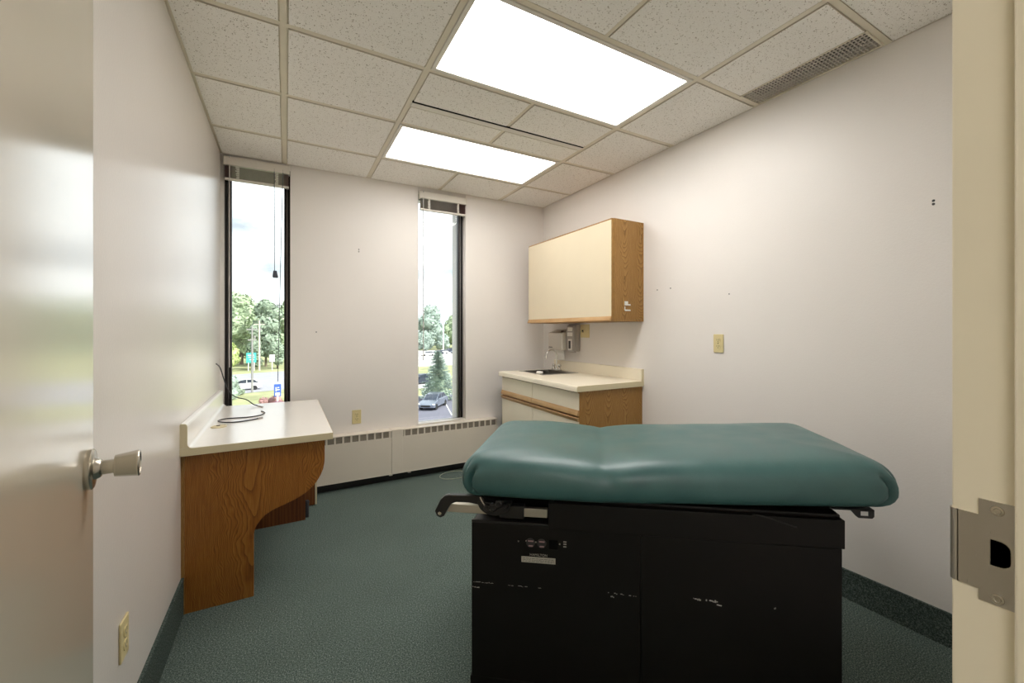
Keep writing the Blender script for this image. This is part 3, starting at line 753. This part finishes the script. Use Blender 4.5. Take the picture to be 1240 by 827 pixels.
spots = [((.511, YB, .569), 0, 'ivory double outlet between the two windows above the radiator cover'),
         ((XR, 1.697, 1.206), -90, 'ivory double outlet at mid height on the bare right wall beside the cabinets'),
         ((XL, 1.655, .395), 90, 'ivory double outlet low on the left wall in front of the oak desk panel')]
for i, (p, a, lab) in enumerate(spots):
    o = op if i == 0 else copy_tree(op)
    o.location = p; o.rotation_euler = (0, 0, R(a)); tag(o, lab, 'outlet', 'ivory wall outlets')
def switch():
    o = (XR, 3.058, 1.281)
    t = thing('switch_plate', 'ivory double switch plate just under the wall cabinet beside the soap dispenser', 'switch', o)
    b = MB().box(XR - .007, XR - .0002, 2.992, 3.120, 1.222, 1.340, .0025, 3); b.build('cover_plate', 'ivory_plastic', t, o)
    b = MB().box(XR - .0078, XR - .006, 3.075, 3.087, 1.268, 1.292, .0006); b.box(XR - .017, XR - .006, 3.078, 3.084, 1.277, 1.290, .001); s = b.build('toggle', 'dark_plastic', t, o); s['label'] = 'dark toggle'
switch()

# screw holes and anchors left in the walls
def anchors():
    data = [((XR, .687, 1.828), (-1, 0, 0), .0055, 'upper dark screw hole of the pair high on the right wall'),
            ((XR, .687, 1.814), (-1, 0, 0), .0055, 'lower dark screw hole of the pair high on the right wall'),
            ((XR, 2.201, 1.581), (-1, 0, 0), .0045, 'small dark screw hole nearest the wall cabinet on the right wall'),
            ((XR, 2.079, 1.583), (-1, 0, 0), .0045, 'small dark screw hole second from the wall cabinet on the right wall'),
            ((XR, 1.626, 1.509), (-1, 0, 0), .0040, 'small dark screw hole above the ivory outlet on the right wall'),
            ((.528, YB, 1.962), (0, -1, 0), .0050, 'upper dark screw hole high between the two windows'),
            ((.528, YB, 1.944), (0, -1, 0), .0050, 'lower dark screw hole high between the two windows'),
            ((.211, YB, 1.274), (0, -1, 0), .0045, 'small dark screw hole at mid height beside the left window')]
    for p, d, r, lab in data:
        o = MB().lathe([(r, 0), (r * .9, .0012), (r * .5, .0016), (.0001, .001)], (0, 0, 0), d, 12).build('wall_anchor', 'dark_plastic')
        o.location = Vector(p) + Vector(d) * .0002; tag(o, lab, 'wall anchor', 'screw holes in the walls')
anchors()

# loose cable on the carpet
def floor_cable():
    o = (1.3, 3.56, .004)
    t = thing('floor_cable', 'thin pale cable looped on the green carpet by the radiator', 'cable', o)
    z = .005
    pts = [(1.62, 3.50, z), (1.46, 3.60, z), (1.36, 3.675, z), (1.27, 3.690, z), (1.20, 3.655, z), (1.165, 3.59, z), (1.19, 3.53, z), (1.25, 3.50, z), (1.33, 3.50, z), (1.42, 3.53, z), (1.55, 3.52, z)]
    MB().tube(pts, .0030, 8, 8).build('cord', 'cable_pale', t, o)
floor_cable()

# ================================================================== EXAM TABLE
def exam_table():
    rz = math.atan2(-.62, .785)
    t = thing('exam_table', 'exam table with teal vinyl cushion on a black metal cabinet base', 'exam table', (.587, 1.445, 0), rz)
    L_, D_ = 1.235, .62
    # pedestal
    b = MB(); b.box(.601 + .001, L_, 0, D_, .02, .580, .002); b.box(0, .601 - .001, 0, D_, .02, .588, .003)
    b.box(.01, L_ - .01, .006, D_ - .006, .02, .575)
    b.build('base_cabinet', 'base_black', t)
    b = MB().box(-.004, L_ + .002, -.002, D_, .0, .030, .002); b.build('plinth', 'base_black', t)
    # upper tray
    b = MB(); b.box(.282, L_ + .006, -.005, D_ + .005, .583, .675, .002); b.box(.30, L_ + .0, .01, D_, .675, .688, .004)
    b.box(.0, .282, .16, D_ + .005, .588, .680, .002)
    b.build('upper_tray', 'base_black', t)
    # slot tray on the left with stirrup bar
    b = MB(); b.box(.008, .28, .012, .155, .588, .594); b.box(.0, .282, .0, .012, .588, .597, .002); b.build('slot_floor', 'arm_black', t)
    st = MB().box(-.112, .276, .018, .040, .612, .642, .001).build('stirrup_bar', 'bar_steel', t); st['label'] = 'bare steel stirrup bar'
    MB().box(.100, .192, .012, .046, .604, .650, .003).build('bar_clamp', 'arm_black', t)
    # bent black stirrup arm and its hub
    arm = [(-.134, .600), (-.120, .594), (-.106, .601), (-.092, .628), (-.078, .648), (-.060, .655), (-.012, .656), (.030, .650), (.050, .640), (.048, .668), (.034, .684), (.010, .683), (-.088, .680), (-.104, .676), (-.120, .662), (-.142, .618)]
    b = MB().prism(arm, 'y', .004, .026, .003); sa = b.build('stirrup_arm', 'arm_black', t)
    MB().lathe([(.007, 0), (.007, .002), (.004, .003), (.0001, .002)], (-.122, .004, .610), (0, -1, 0), 16).build('pivot_bolt', 'nickel', sa)
    pts = []
    for i in range(21): a = R(180 + 9 * i); pts.append((.085 + .062 * math.cos(a), .664 + .048 * math.sin(a)))
    b = MB().prism(pts, 'y', -.002, .030, .003); hb = b.build('stirrup_hub', 'arm_black', t)
    b = MB()
    for k, z, r in ((.060, .648, .012), (.085, .652, .015), (.105, .664, .014), (.130, .660, .010)): b.lathe([(r, 0), (r, .012), (r * .7, .016), (.0001, .014)], (k, -.002, z), (0, -1, 0), 14)
    b.build('hub_bolts', 'arm_black', hb)
    b = MB().tube([(.034, -.006, .683), (.044, -.006, .664), (.060, -.006, .646), (.082, -.006, .634)], .0022, 6, 3); b.build('hub_rim', 'bar_steel', hb)
    # bracket with a hole under the right end
    outer = [(1.258, .711), (1.330, .711), (1.330, .690), (1.324, .684), (1.284, .684), (1.276, .690)]
    b = MB()
    b.prism([(1.258, .711), (1.290, .711), (1.290, .684), (1.284, .684), (1.276, .690)], 'y', .002, .006); b.prism([(1.314, .711), (1.330, .711), (1.330, .690), (1.324, .684), (1.314, .684)], 'y', .002, .006)
    b.prism([(1.290, .691), (1.314, .691), (1.314, .684), (1.290, .684)], 'y', .002, .006); b.prism([(1.290, .711), (1.314, .711), (1.314, .706), (1.290, .706)], 'y', .002, .006)
    b.box(1.20, 1.33, .002, .30, .708, .712)
    b.build('bracket', 'arm_black', t)
    # frame under the cushion
    b = MB(); b.box(.03, 1.30, .06, .58, .685, .702); b.box(.35, 1.2, .10, .55, .66, .69); b.build('cushion_frame', 'arm_black', t)
    MB().tube([(.960, -.008, .680), (.99, -.009, .676), (1.095, -.008, .646)], .0028, 6, 4).build('release_cord', 'arm_black', t)
    # power points on the front
    for k in (.218, .258):
        b = MB(); b.lathe([(.016, 0), (.016, .003), (.014, .004), (.0001, .004)], (k, 0, .529), (0, -1, 0), 20); rc = b.build('receptacle', 'dark_plastic', t)
        b = MB(); b.box(k - .009, k + .011, -.0052, -.0036, .534, .539, .001); b.box(k - .007, k + .009, -.0052, -.0036, .517, .522, .001); b.build('slots', 'slat_grey', rc)
    b = MB().box(.284, .316, -.003, .001, .512, .543, .001); sw = b.build('inlet', 'black_void', t)
    for k, z in ((.174, .531), (.203, .534), (.237, .532), (.322, .531)): MB().lathe([(.003, 0), (.0026, .0015), (.0001, .002)], (k, 0, z), (0, -1, 0), 10).build('screw', 'bar_steel', t)
    b = MB()
    for z in (.540, .532, .523): b.box(.335, .346, -.0015, .0005, z - .002, z + .002, .0005)
    b.build('indicator_marks', 'plaque', t)
    pl = MB().box(.185, .307, -.0022, .0, .4585, .479, .0006).build('name_plate', 'plaque', t); pl['label'] = 'small silver rating plate'
    b = MB()
    for z in (.4735, .4685, .4635):
        x = .190
        while x < .300:
            w = random.uniform(.004, .014); b.box(x, min(x + w, .303), -.0025, -.0021, z - .0007, z + .0007); x += w + .003
    b.build('fine_print', 'cable_grey', pl)
    M = Matrix.Translation((.247, -.0012, .4865)) @ Matrix.Rotation(R(90), 4, 'X')
    x = text_on('lettering', 'HAMILTON', .0125, 'plaque', t, M)
    # scuffs in the black paint
    b = MB()
    def scuff(k0, k1, z0, z1, n, h, d):
        for i in range(n):
            if random.random() > d: continue
            a = i / n; k = k0 + (k1 - k0) * a; w = (k1 - k0) / n * random.uniform(.4, 1.1); z = z0 + (z1 - z0) * a + random.uniform(-.0012, .0012); hh = h * random.uniform(.3, 1)
            b.box(k, k + w, -.0006, .0004, z - hh / 2, z + hh / 2)
    scuff(.003, .075, .372, .372, 14, .0025, .7); scuff(.004, .030, .353, .352, 5, .004, 1); scuff(.075, .27, .371, .368, 16, .0014, .45)
    scuff(.49, .59, .374, .370, 14, .003, .6); scuff(.50, .512, .362, .361, 3, .006, 1)
    scuff(.775, .80, .380, .376, 6, .007, .7); scuff(.815, .865, .378, .374, 9, .009, .7); scuff(.850, .868, .366, .364, 3, .006, 1); scuff(1.03, 1.036, .37, .372, 2, .008, 1)
    b.build('worn_paint', 'scuff', t)
    # ---------------- cushion
    k0, k1, n0, n1, zb = -.048, 1.412, -.034, .672, .683
    bm = bmesh.new()
    prof = [(.30, .000), (.16, .000), (.075, .000), (.045, .001), (.026, .006), (.014, .014), (.006, .026), (.001, .042), (0, .058), (.001, .074), (.004, .088), (.010, .101), (.019, .114), (.031, .125), (.046, .134),
            (.064, .141), (.084, .146), (.108, .150), (.135, .153), (.165, .1555), (.20, .157), (.24, .158), (.28, .1585), (.32, .159)]
    NKx, NKy, NC = 90, 40, 36
    def loop(d, z):
        r = max(.085 - d * .75, .012); a0, a1, c0, c1 = k0 + d, k1 - d, n0 + d, n1 - d
        r = min(r, (a1 - a0) / 2 - .002, (c1 - c0) / 2 - .002); pts = []
        def corner(cx, cy, s):
            for i in range(NC): a = R(s + 90 * (i + .5) / NC); pts.append((cx + r * math.cos(a), cy + r * math.sin(a)))
        def side(p, q, n):
            for i in range(n + 1): u = i / n; pts.append((p[0] + (q[0] - p[0]) * u, p[1] + (q[1] - p[1]) * u))
        side((a0 + r, c0), (a1 - r, c0), NKx); corner(a1 - r, c0 + r, -90); side((a1, c0 + r), (a1, c1 - r), NKy); corner(a1 - r, c1 - r, 0)
        side((a1 - r, c1), (a0 + r, c1), NKx); corner(a0 + r, c1 - r, 90); side((a0, c1 - r), (a0, c0 + r), NKy); corner(a0 + r, c0 + r, 180)
        return pts
    g = lambda x, s: math.exp(-(x / s) ** 2)
    def deform(x, y, z):
        top = max(0, min(1, z / .158)); side = g(z - .075, .055)
        ks = .475
        dz = 0
        # seat joint: a soft valley over both sections, sharper at the seam
        dz -= top ** 2 * (.014 * g(x - ks, .10) + .006 * g(x - ks, .022))
        dz += .040 * max(0, (x - ks)) / .93 * 1.0                       # raised section
        dz += .010 * top * g(x - .16, .2)
        # side pinch below the joint
        for edge, sgn in ((n0, 1), (n1, -1)):
            w = g(y - edge, .05)
            y += sgn * w * (.010 * g(x - ks, .05) * g(z - .105, .05) + .004 * g(x - ks - .02 + (z - .1) * .6, .012) * top)
        # gathered folds at the four corners
        for cx, sx in ((k0, 1), (k1, -1)):
            for cy, sy in ((n0, 1), (n1, -1)):
                dx, dy = (x - cx) * sx, (y - cy) * sy
                if dx < .2 and dy < .2:
                    a = math.degrees(math.atan2(dy, dx)) if dx > 1e-4 or dy > 1e-4 else 45
                    rad = g(dx + dy - .05, .09) * min(1, max(0, (.135 - z) / .05)) * min(1, .25 + z / .05)
                    for a_, s_, dep in ((12, 4.5, .026), (30, 7, -.008), (52, 4, .012)):
                        q = rad * dep * g(a - a_, s_)
                        x += sx * q * .6; y += sy * q * .9
        wr = mnoise.noise(Vector((x * 7, y * 7, z * 9))) * .0022 + mnoise.noise(Vector((x * 2.3, y * 3, z * 2 + 4))) * .003
        return x, y + wr * .5, zb + z + dz + wr * top
    rings = [[bm.verts.new(deform(x, y, z)) for x, y in loop(d, z)] for d, z in prof]
    N = len(rings[0])
    for a, c in zip(rings, rings[1:]):
        for i in range(N): bm.faces.new((a[i], a[(i + 1) % N], c[(i + 1) % N], c[i]))
    bm.faces.new(rings[0][::-1])
    # close the top by pairing the two long sides of the last ring
    top = rings[-1]; A = top[0:NKx + 1]; o1 = NKx + 1 + NC + NKy + 1 + NC; B = top[o1:o1 + NKx + 1][::-1]
    for i in range(NKx): bm.faces.new((A[i], A[i + 1], B[i + 1], B[i]))
    rt = top[NKx:o1 + 1]; bm.faces.new(rt)
    lf = top[o1 + NKx:] + [top[0]]; bm.faces.new(lf)
    bmesh.ops.recalc_face_normals(bm, faces=bm.faces)
    for f in bm.faces: f.smooth = True
    me = bpy.data.meshes.new('cushion'); bm.to_mesh(me); bm.free(); me.materials.append(MATS['teal_vinyl'])
    c = bpy.data.objects.new('cushion', me); COL.objects.link(c); c.parent = t; c['label'] = 'teal green vinyl cushion'
exam_table()

# ================================================================== OUTSIDE
def outdoors():
    structure('ground', MB().box(-160, 260, 8, 420, GZ - .5, GZ), 'lawn')
    # road seen through the left window, running across
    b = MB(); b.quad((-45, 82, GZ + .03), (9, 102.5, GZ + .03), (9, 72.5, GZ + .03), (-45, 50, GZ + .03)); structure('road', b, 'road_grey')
    b = MB(); b.quad((9.5, 10, GZ + .03), (40, 10, GZ + .03), (40, 52.6, GZ + .03), (9.5, 52.6, GZ + .03)); 
    lot = structure('pavement', b, 'asphalt')
    b = MB()
    for i, x in enumerate((11.2, 14.55, 17.9)): b.quad((x - .6, 39.5, GZ + .05), (x - .5, 39.5, GZ + .05), (x + 1.2, 46.5, GZ + .05), (x + 1.1, 46.5, GZ + .05))
    b.quad((9.5, 52.4, GZ + .05), (40, 52.4, GZ + .05), (40, 53.0, GZ + .05), (9.5, 53.0, GZ + .05))
    b.build('parking_lines', 'line_white', lot)
    b = MB(); b.quad((18, 96, GZ + .03), (120, 96, GZ + .03), (120, 172, GZ + .03), (18, 172, GZ + .03)); structure('street', b, 'concrete_pale')
    b = MB(); b.quad((14, 60, GZ + .03), (21, 60, GZ + .03), (21, 70, GZ + .03), (14, 70, GZ + .03)); structure('path', b, 'concrete_pale')

    # ---- trees: crowns of leaf tufts over inner masses
    def crown(seed, n, leaf, shape):
        rnd = random.Random(seed); b = MB(); bm = b.bm; cl = shape(rnd)
        for (c, r) in cl:
            rr = bmesh.ops.create_icosphere(bm, subdivisions=2, radius=1)
            for v in rr['verts']:
                d = v.co.normalized(); k = r * (.80 + .22 * mnoise.noise(d * 2.3 + Vector(c))); v.co = Vector(c) + d * k
        tot = sum(r * r for c, r in cl)
        for (c, r) in cl:
            for _ in range(int(n * r * r / tot)):
                d = Vector((rnd.gauss(0, 1), rnd.gauss(0, 1), rnd.gauss(0, 1))).normalized()
                p = Vector(c) + d * r * rnd.uniform(.74, 1.06)
                u = (d.orthogonal().normalized() * rnd.uniform(.5, 1) + d * rnd.uniform(-.6, .6)); u.normalize(); w = d.cross(u).normalized(); s = leaf * rnd.uniform(.6, 1.3)
                a = rnd.uniform(0, 6.28); u2 = u * math.cos(a) + w * math.sin(a); w2 = w * math.cos(a) - u * math.sin(a)
                pts = [p - u2 * s, p + w2 * s * .55 - d * s * .2, p + u2 * s, p - w2 * s * .55 + d * s * .15]
                bm.faces.new([bm.verts.new(q) for q in pts])
        return b
    def broad(h, w):
        def f(rnd):
            out = [((0, 0, h * .58), w * .34)]
            for i in range(13):
                a = rnd.uniform(0, 6.28); z = h * rnd.uniform(.22, .88); k = math.sin(math.pi * min(1, max(.12, (z / h - .1) / .85))) ** .6
                rr = w * rnd.uniform(.16, .25); q = (w * .5 - rr) * k * rnd.uniform(.6, 1.05)
                out.append(((q * math.cos(a), q * math.sin(a), z), rr))
            out.append(((0, 0, h * .86), w * .2))
            return out
        return f
    def tree(name, label, cat, loc, h, w, mat, seed, n=2600, leaf=.42, group=None):
        t = thing(name, label, cat, loc, seed * 1.3, group)
        crown(seed, n, leaf, broad(h, w)).build('crown', mat, t, smooth=False)
        MB().cyl((0, 0, 0), (0, 0, h * .5), w * .035, w * .02, 10).build('trunk', 'bark', t)
        return t
    G = 'trees across the road'
    tree('broadleaf_tree', 'broad green tree left of the utility poles in the left window', 'tree', (-9.3, 124, GZ), 17.2, 13, 'leaf_mid', 1, 4200, .5, G)
    tree('broadleaf_tree', 'green tree at the left edge of the left window behind the teal sign', 'tree', (-14.3, 111, GZ), 16.0, 8, 'leaf_mid', 2, 3000, .5, G)
    tree('broadleaf_tree', 'dark green tree behind the two utility poles', 'tree', (-3.9, 113.4, GZ), 16.0, 7.8, 'leaf_dark', 3, 3000, .5, G)
    tree('broadleaf_tree', 'paler green tree at the right edge of the left window', 'tree', (.5, 125, GZ), 17.4, 6.2, 'leaf_mid', 4, 3000, .45, G)
    tree('broadleaf_tree', 'bright yellow-green low tree beside the teal sign', 'tree', (-9.9, 106.4, GZ), 5.8, 4.0, 'leaf_light', 5, 1800, .3, G)
    tree('broadleaf_tree', 'dark low tree behind the white sign', 'tree', (-1.6, 106.4, GZ), 6.0, 4.0, 'leaf_dark', 6, 1800, .3, G)
    tree('broadleaf_tree', 'dark low tree right behind the teal road sign', 'tree', (-5.7, 106.5, GZ), 6.2, 4.0, 'leaf_dark', 15, 1800, .3, G)
    G = 'trees beyond the far lot'
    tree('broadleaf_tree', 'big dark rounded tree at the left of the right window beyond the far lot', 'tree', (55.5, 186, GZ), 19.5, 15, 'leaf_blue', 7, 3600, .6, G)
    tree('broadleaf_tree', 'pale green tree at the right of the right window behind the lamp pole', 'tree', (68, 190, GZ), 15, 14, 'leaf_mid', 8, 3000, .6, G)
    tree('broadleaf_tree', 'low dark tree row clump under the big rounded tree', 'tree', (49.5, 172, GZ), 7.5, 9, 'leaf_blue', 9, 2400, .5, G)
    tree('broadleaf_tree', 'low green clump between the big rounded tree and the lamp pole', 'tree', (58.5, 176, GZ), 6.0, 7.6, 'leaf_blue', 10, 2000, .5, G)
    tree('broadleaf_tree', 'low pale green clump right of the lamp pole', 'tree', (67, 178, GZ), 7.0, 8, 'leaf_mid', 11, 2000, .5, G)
    # ---- woods closing the view beyond the trees and the lots
    rnd = random.Random(11); b = MB(); bm = b.bm
    for i in range(62):
        a = -.78 + 1.62 * i / 61; y = rnd.uniform(205, 235); x = a * y
        h = rnd.uniform(17, 23) if not (.22 < a < .44) else rnd.uniform(6.0, 7.6)
        r = rnd.uniform(5, 7) if h > 10 else 4.5
        for k in range(5):
            c = Vector((x + rnd.uniform(-3, 3), y + rnd.uniform(-2, 2), GZ + h * rnd.uniform(.25, .8))); rr = r * rnd.uniform(.55, .8) if h > 10 else h * .22
            for _ in range(90):
                d = Vector((rnd.gauss(0, 1), rnd.gauss(0, 1), rnd.gauss(0, 1))).normalized(); p = c + d * rr * rnd.uniform(.7, 1.05)
                u = (d.orthogonal().normalized() + d * rnd.uniform(-.5, .5)).normalized(); w = d.cross(u).normalized(); q = rnd.uniform(.7, 1.5)
                bm.faces.new([bm.verts.new(v) for v in (p - u * q, p + w * q * .6, p + u * q, p - w * q * .6)])
    for x0, x1, y, h in ((-190, 46, 236, 15), (110, 200, 236, 15), (46, 110, 236, 5)): b.box(x0, x1, y, y + 1, GZ, GZ + h)
    tag(b.build('treeline', 'leaf_dark', smooth=False), 'green woods closing the horizon far beyond the road and lots', 'woods', kind='stuff')
    # ---- blue spruce
    t = thing('spruce_tree', 'blue-green spruce standing right behind the parked silver car', 'tree', (15.75, 49.2, GZ))
    rnd = random.Random(3); b = MB(); bm = b.bm; H = 5.9
    for k in range(34):
        z = .35 + (H - .5) * (k / 33) ** .95; rad = 2.15 * (1 - z / H) ** .8 + .08
        nb = int(9 + 10 * (1 - z / H))
        for i in range(nb):
            a = rnd.uniform(0, 6.28); L = rad * rnd.uniform(.75, 1.1)
            d = Vector((math.cos(a), math.sin(a), 0)); s = Vector((-d.y, d.x, 0))
            m = 5
            for j in range(m):
                u = .25 + .75 * j / (m - 1); p = d * L * u + Vector((0, 0, z - .22 * L * u + .16 * L * u * u))
                w = .20 * (1.25 - u) + .05
                for sg in (-1, 1):
                    q = p + d * .22 + s * sg * w * 1.2 + Vector((0, 0, rnd.uniform(-.10, .04)))
                    bm.faces.new([bm.verts.new(x) for x in (p - d * .08, p + s * sg * w * .35 + Vector((0, 0, -.08)), q, p + d * .18 + Vector((0, 0, .05)))])
    b.build('branches', 'leaf_blue', t, smooth=False)
    b = MB(); b.cyl((0, 0, 0), (0, 0, H - .3), .14, .02, 10); b.build('trunk', 'bark', t)
    b = MB(); b.lathe([(1.3, .5), (.95, 1.8), (.5, 3.6), (.12, 5.2), (.01, 5.7)], (0, 0, 0), (0, 0, 1), 14); b.build('inner_needles', 'leaf_dark', t)
    # ---- bushes
    def bush(name, label, loc, h, w, mat, seed, n=900, leaf=.13):
        t = thing(name, label, 'bush', loc)
        crown(seed, n, leaf, lambda r: [((r.uniform(-.5, .5) * w * .55, r.uniform(-.3, .3) * w, h * r.uniform(.25, .72)), h * r.uniform(.24, .36)) for _ in range(8)]).build('foliage', mat, t, smooth=False)
        MB().cyl((0, 0, 0), (0, 0, h * .5), .05, .02, 8).build('stem', 'bark', t)
    bush('leafy_shrub', 'dark green shrub low at the left of the left window beside the road', (-5.5, 65.4, GZ), 1.6, 2.6, 'leaf_dark', 21)
    bush('tall_shrub', 'tall narrow shrub against the left edge of the left window', (-6.0, 61.6, GZ), 3.0, .9, 'leaf_blue', 22, 900, .14)
    bush('red_shrub', 'reddish shrub behind the parked red car below the left window', (-1.35, 51.5, GZ), 1.7, 2.2, 'leaf_red', 23)
    # ---- poles
    def pole(label, loc, h, arms, mat='pole_wood', r=.15):
        t = thing('utility_pole', label, 'pole', loc, R(8), 'utility poles by the road')
        MB().cyl((0, 0, 0), (0, 0, h), r, r * .7, 12).build('shaft', mat, t)
        for z, w in arms: MB().box(-w / 2, w / 2, -.07, .07, z - .08, z + .08).build('cross_arm', mat, t)
        MB().lathe([(.1, 0), (.1, .4), (.02, .45)], (.28, 0, h * .8), (0, 0, 1), 10).build('transformer', 'pole_grey', t)
    pole('nearer wooden utility pole rising beside the teal sign', (-3.87, 67.5, GZ), 8.9, [(8.4, 1.3), (7.0, 1.0)], 'pole_grey', .14)
    pole('farther pale utility pole with a cross arm between the teal and white signs', (-4.7, 103.3, GZ), 10.3, [(9.5, 2.0)], 'pole_wood', .2)
    t = thing('lamp_pole', 'tall white lamp pole against the far trees in the right window', 'lamp post', (55.9, 168, GZ))
    MB().cyl((0, 0, 0), (0, 0, 13.0), .28, .2, 10).build('shaft', 'sign_white', t); MB().box(-1.2, 1.2, -.2, .2, 12.9, 13.2, .05).build('lamp_head', 'sign_white', t)
    t = thing('bollard', 'thin grey post standing in the lot near the silver car', 'post', (14.55, 38.6, GZ))
    MB().cyl((0, 0, 0), (0, 0, 1.6), .07, .07, 10).build('shaft', 'pole_grey', t); MB().box(-.17, .17, -.03, .03, 1.3, 1.75, .02).build('sign_face', 'pole_grey', t)
    # ---- signs
    def sign(name, label, loc, w, h, z0, mat, legs, rz=0, marks=None):
        t = thing(name, label, 'sign', loc, rz)
        f = MB().box(-w / 2, w / 2, -.05, .05, z0, z0 + h, .03).build('sign_face', mat, t)
        for x in legs: MB().box(x - .07, x + .07, -.06, .06, 0, z0 + .1).build('leg', 'sign_white', t)
        if marks:
            b = MB()
            for (a, c, d, e) in marks: b.box(a, c, -.07, -.045, d, e)
            b.build('marking', 'sign_white', f)
    sign('road_sign', 'teal green road sign on two white legs across the road', (-6.1, 103.6, GZ), 1.75, 2.1, 1.6, 'sign_teal', (-.5, .5), R(6), [(-.6, .5, 3.1, 3.25), (-.5, .6, 2.75, 2.85), (-.3, .5, 2.2, 2.35)])
    sign('notice_sign', 'small plain white sign across the road at the right', (-2.45, 103.4, GZ), .95, 1.5, 1.7, 'sign_white', (0,), R(4))
    sign('parking_sign', 'small blue and white sign above the red car outside the left window', (-.72, 50.2, GZ), .62, 1.25, 1.55, 'sign_blue', (0,), R(8), [(-.2, .2, 1.65, 1.95), (-.05, .18, 2.2, 2.28), (-.18, -.08, 2.1, 2.5), (-.02, .15, 2.42, 2.5)])
    # ---- cars
    def car(label, loc, rz, paint, group=None, detail=True):
        t = thing('parked_car', label, 'car', loc, rz, group)
        body = [(-2.2, .35), (-2.25, .62), (-2.12, .78), (-1.15, .95), (-.45, 1.02), (1.35, 1.04), (2.05, .98), (2.2, .75), (2.2, .38), (1.75, .28), (-1.8, .28)]
        MB().prism(body, 'y', -.87, .87, .06).build('body', paint, t)
        MB().prism([(-1.05, .96), (-.25, 1.44), (.35, 1.52), (1.25, 1.48), (1.95, 1.02)], 'y', -.70, .70, .07).build('cabin_glass', 'car_glass', t)
        b = MB().prism([(-.30, 1.43), (.35, 1.535), (1.30, 1.495), (1.32, 1.45), (.35, 1.48), (-.28, 1.40)], 'y', -.66, .66, .01)
        if detail:
            for s in (-1, 1):
                for p, q in (((-1.02, .97), (-.27, 1.43)), ((.45, .98), (.45, 1.5)), ((1.92, 1.0), (1.27, 1.48))): b.tube([(p[0], s * .72, p[1]), (q[0], s * .68, q[1])], .035, 6, 1)
            for s in (-1, 1): MB().box(-2.235, -2.02, s * .78 - .14, s * .78 + .08, .62, .76, .03).build('headlight', 'headlamp', t)
            MB().box(-2.27, -2.2, -.5, .5, .42, .60, .02).build('grille', 'tyre', t)
            for s in (-1, 1): MB().box(-.85, -.68, s * .95 - .09, s * .95 + .09, .98, 1.1, .03).build('mirror', paint, t)
        b.build('roof', paint, t)
        for x in (-1.38, 1.35):
            for s in (-1, 1): MB().lathe([(.2, 0), (.33, .02), (.33, .2), (.2, .22)], (x, s * .90 - (.0 if s < 0 else .22), .33), (0, 1, 0), 18).build('wheel', 'tyre', t)
        return t
    car('silver grey car parked in front of the blue spruce', (13.75, 44.6, GZ), R(52), 'car_silver')
    car('dark blue car half hidden at the left of the spruce', (18.0, 65.2, GZ), R(20), 'car_dark')
    car('red car just below the sill of the left window', (-1.0, 46.3, GZ), R(12), 'car_red')
    car('white car behind the dark shrub at the road side', (-5.15, 70.6, GZ), R(5), 'car_white')
    far = [((39.6, 135, GZ), 'car_white', 'white car leftmost in the far lot of the right window'), ((44.0, 139, GZ), 'car_dark', 'dark car left of the spruce top in the far lot'),
           ((47.5, 144, GZ), 'car_white', 'white car just right of the spruce top in the far lot'), ((53.4, 154, GZ), 'car_dark', 'dark car near the pier at the right of the far lot'), ((53.0, 145, GZ), 'car_silver', 'silver car in front of the dark one at the right of the far lot')]
    for i, (p, m, lab) in enumerate(far): car(lab, p, R(8 + 7 * i), m, 'cars in the far lot', False)
outdoors()

# ================================================================== LIGHT, SKY, CAMERA
SKY, SUN = 2.3, 7.0
w = bpy.data.worlds.new('sky'); sc.world = w; w.use_nodes = True; nt = w.node_tree; nt.nodes.clear()
out = nt.nodes.new('ShaderNodeOutputWorld'); bg = nt.nodes.new('ShaderNodeBackground'); bg.inputs[1].default_value = SKY
tc = nt.nodes.new('ShaderNodeTexCoord'); mp = nt.nodes.new('ShaderNodeMapping'); mp.inputs['Scale'].default_value = (3.0, 3.0, 7.5)
ns = nt.nodes.new('ShaderNodeTexNoise'); ns.inputs['Scale'].default_value = 1.6; ns.inputs['Detail'].default_value = 6; ns.inputs['Roughness'].default_value = .52
cr = nt.nodes.new('ShaderNodeValToRGB')
cr.color_ramp.elements[0].position = .38; cr.color_ramp.elements[0].color = (.38, .425, .47, 1)
cr.color_ramp.elements[1].position = .60; cr.color_ramp.elements[1].color = (.92, .95, .98, 1)
nt.links.new(tc.outputs['Generated'], mp.inputs[0]); nt.links.new(mp.outputs[0], ns.inputs['Vector']); nt.links.new(ns.outputs['Fac'], cr.inputs[0])
nt.links.new(cr.outputs[0], bg.inputs[0]); nt.links.new(bg.outputs[0], out.inputs[0])

sd = bpy.data.lights.new('sun', 'SUN'); sd.energy = SUN; sd.angle = R(1.5); sd.color = (1, .96, .9)
so = bpy.data.objects.new('sun', sd); COL.objects.link(so); so.location = (0, -5, 20)
so.rotation_euler = Vector((-.45, .62, -.75)).to_track_quat('-Z', 'Y').to_euler()

cd = bpy.data.cameras.new('camera'); cam = bpy.data.objects.new('camera', cd); COL.objects.link(cam)
cd.sensor_fit = 'HORIZONTAL'; cd.sensor_width = 36; cd.lens = 512.6 * 36 / 1240
cd.shift_x = -(642.06 - 620) / 1240; cd.shift_y = -(413.5 - 399.9) / 1240
cd.clip_start = .02; cd.clip_end = 2000
cam.location = (0, 0, EYE); cam.rotation_euler = (R(90), 0, -.5238)
sc.camera = cam
sc.view_settings.view_transform = 'Standard'; sc.view_settings.look = 'None'
sc.view_settings.exposure = 0; sc.view_settings.gamma = 1; sc.view_settings.use_curve_mapping = False
sc.cycles.use_denoising = True
sc.cycles.max_bounces = 10; sc.cycles.diffuse_bounces = 6; sc.cycles.transparent_max_bounces = 12
sc.cycles.sample_clamp_indirect = 6
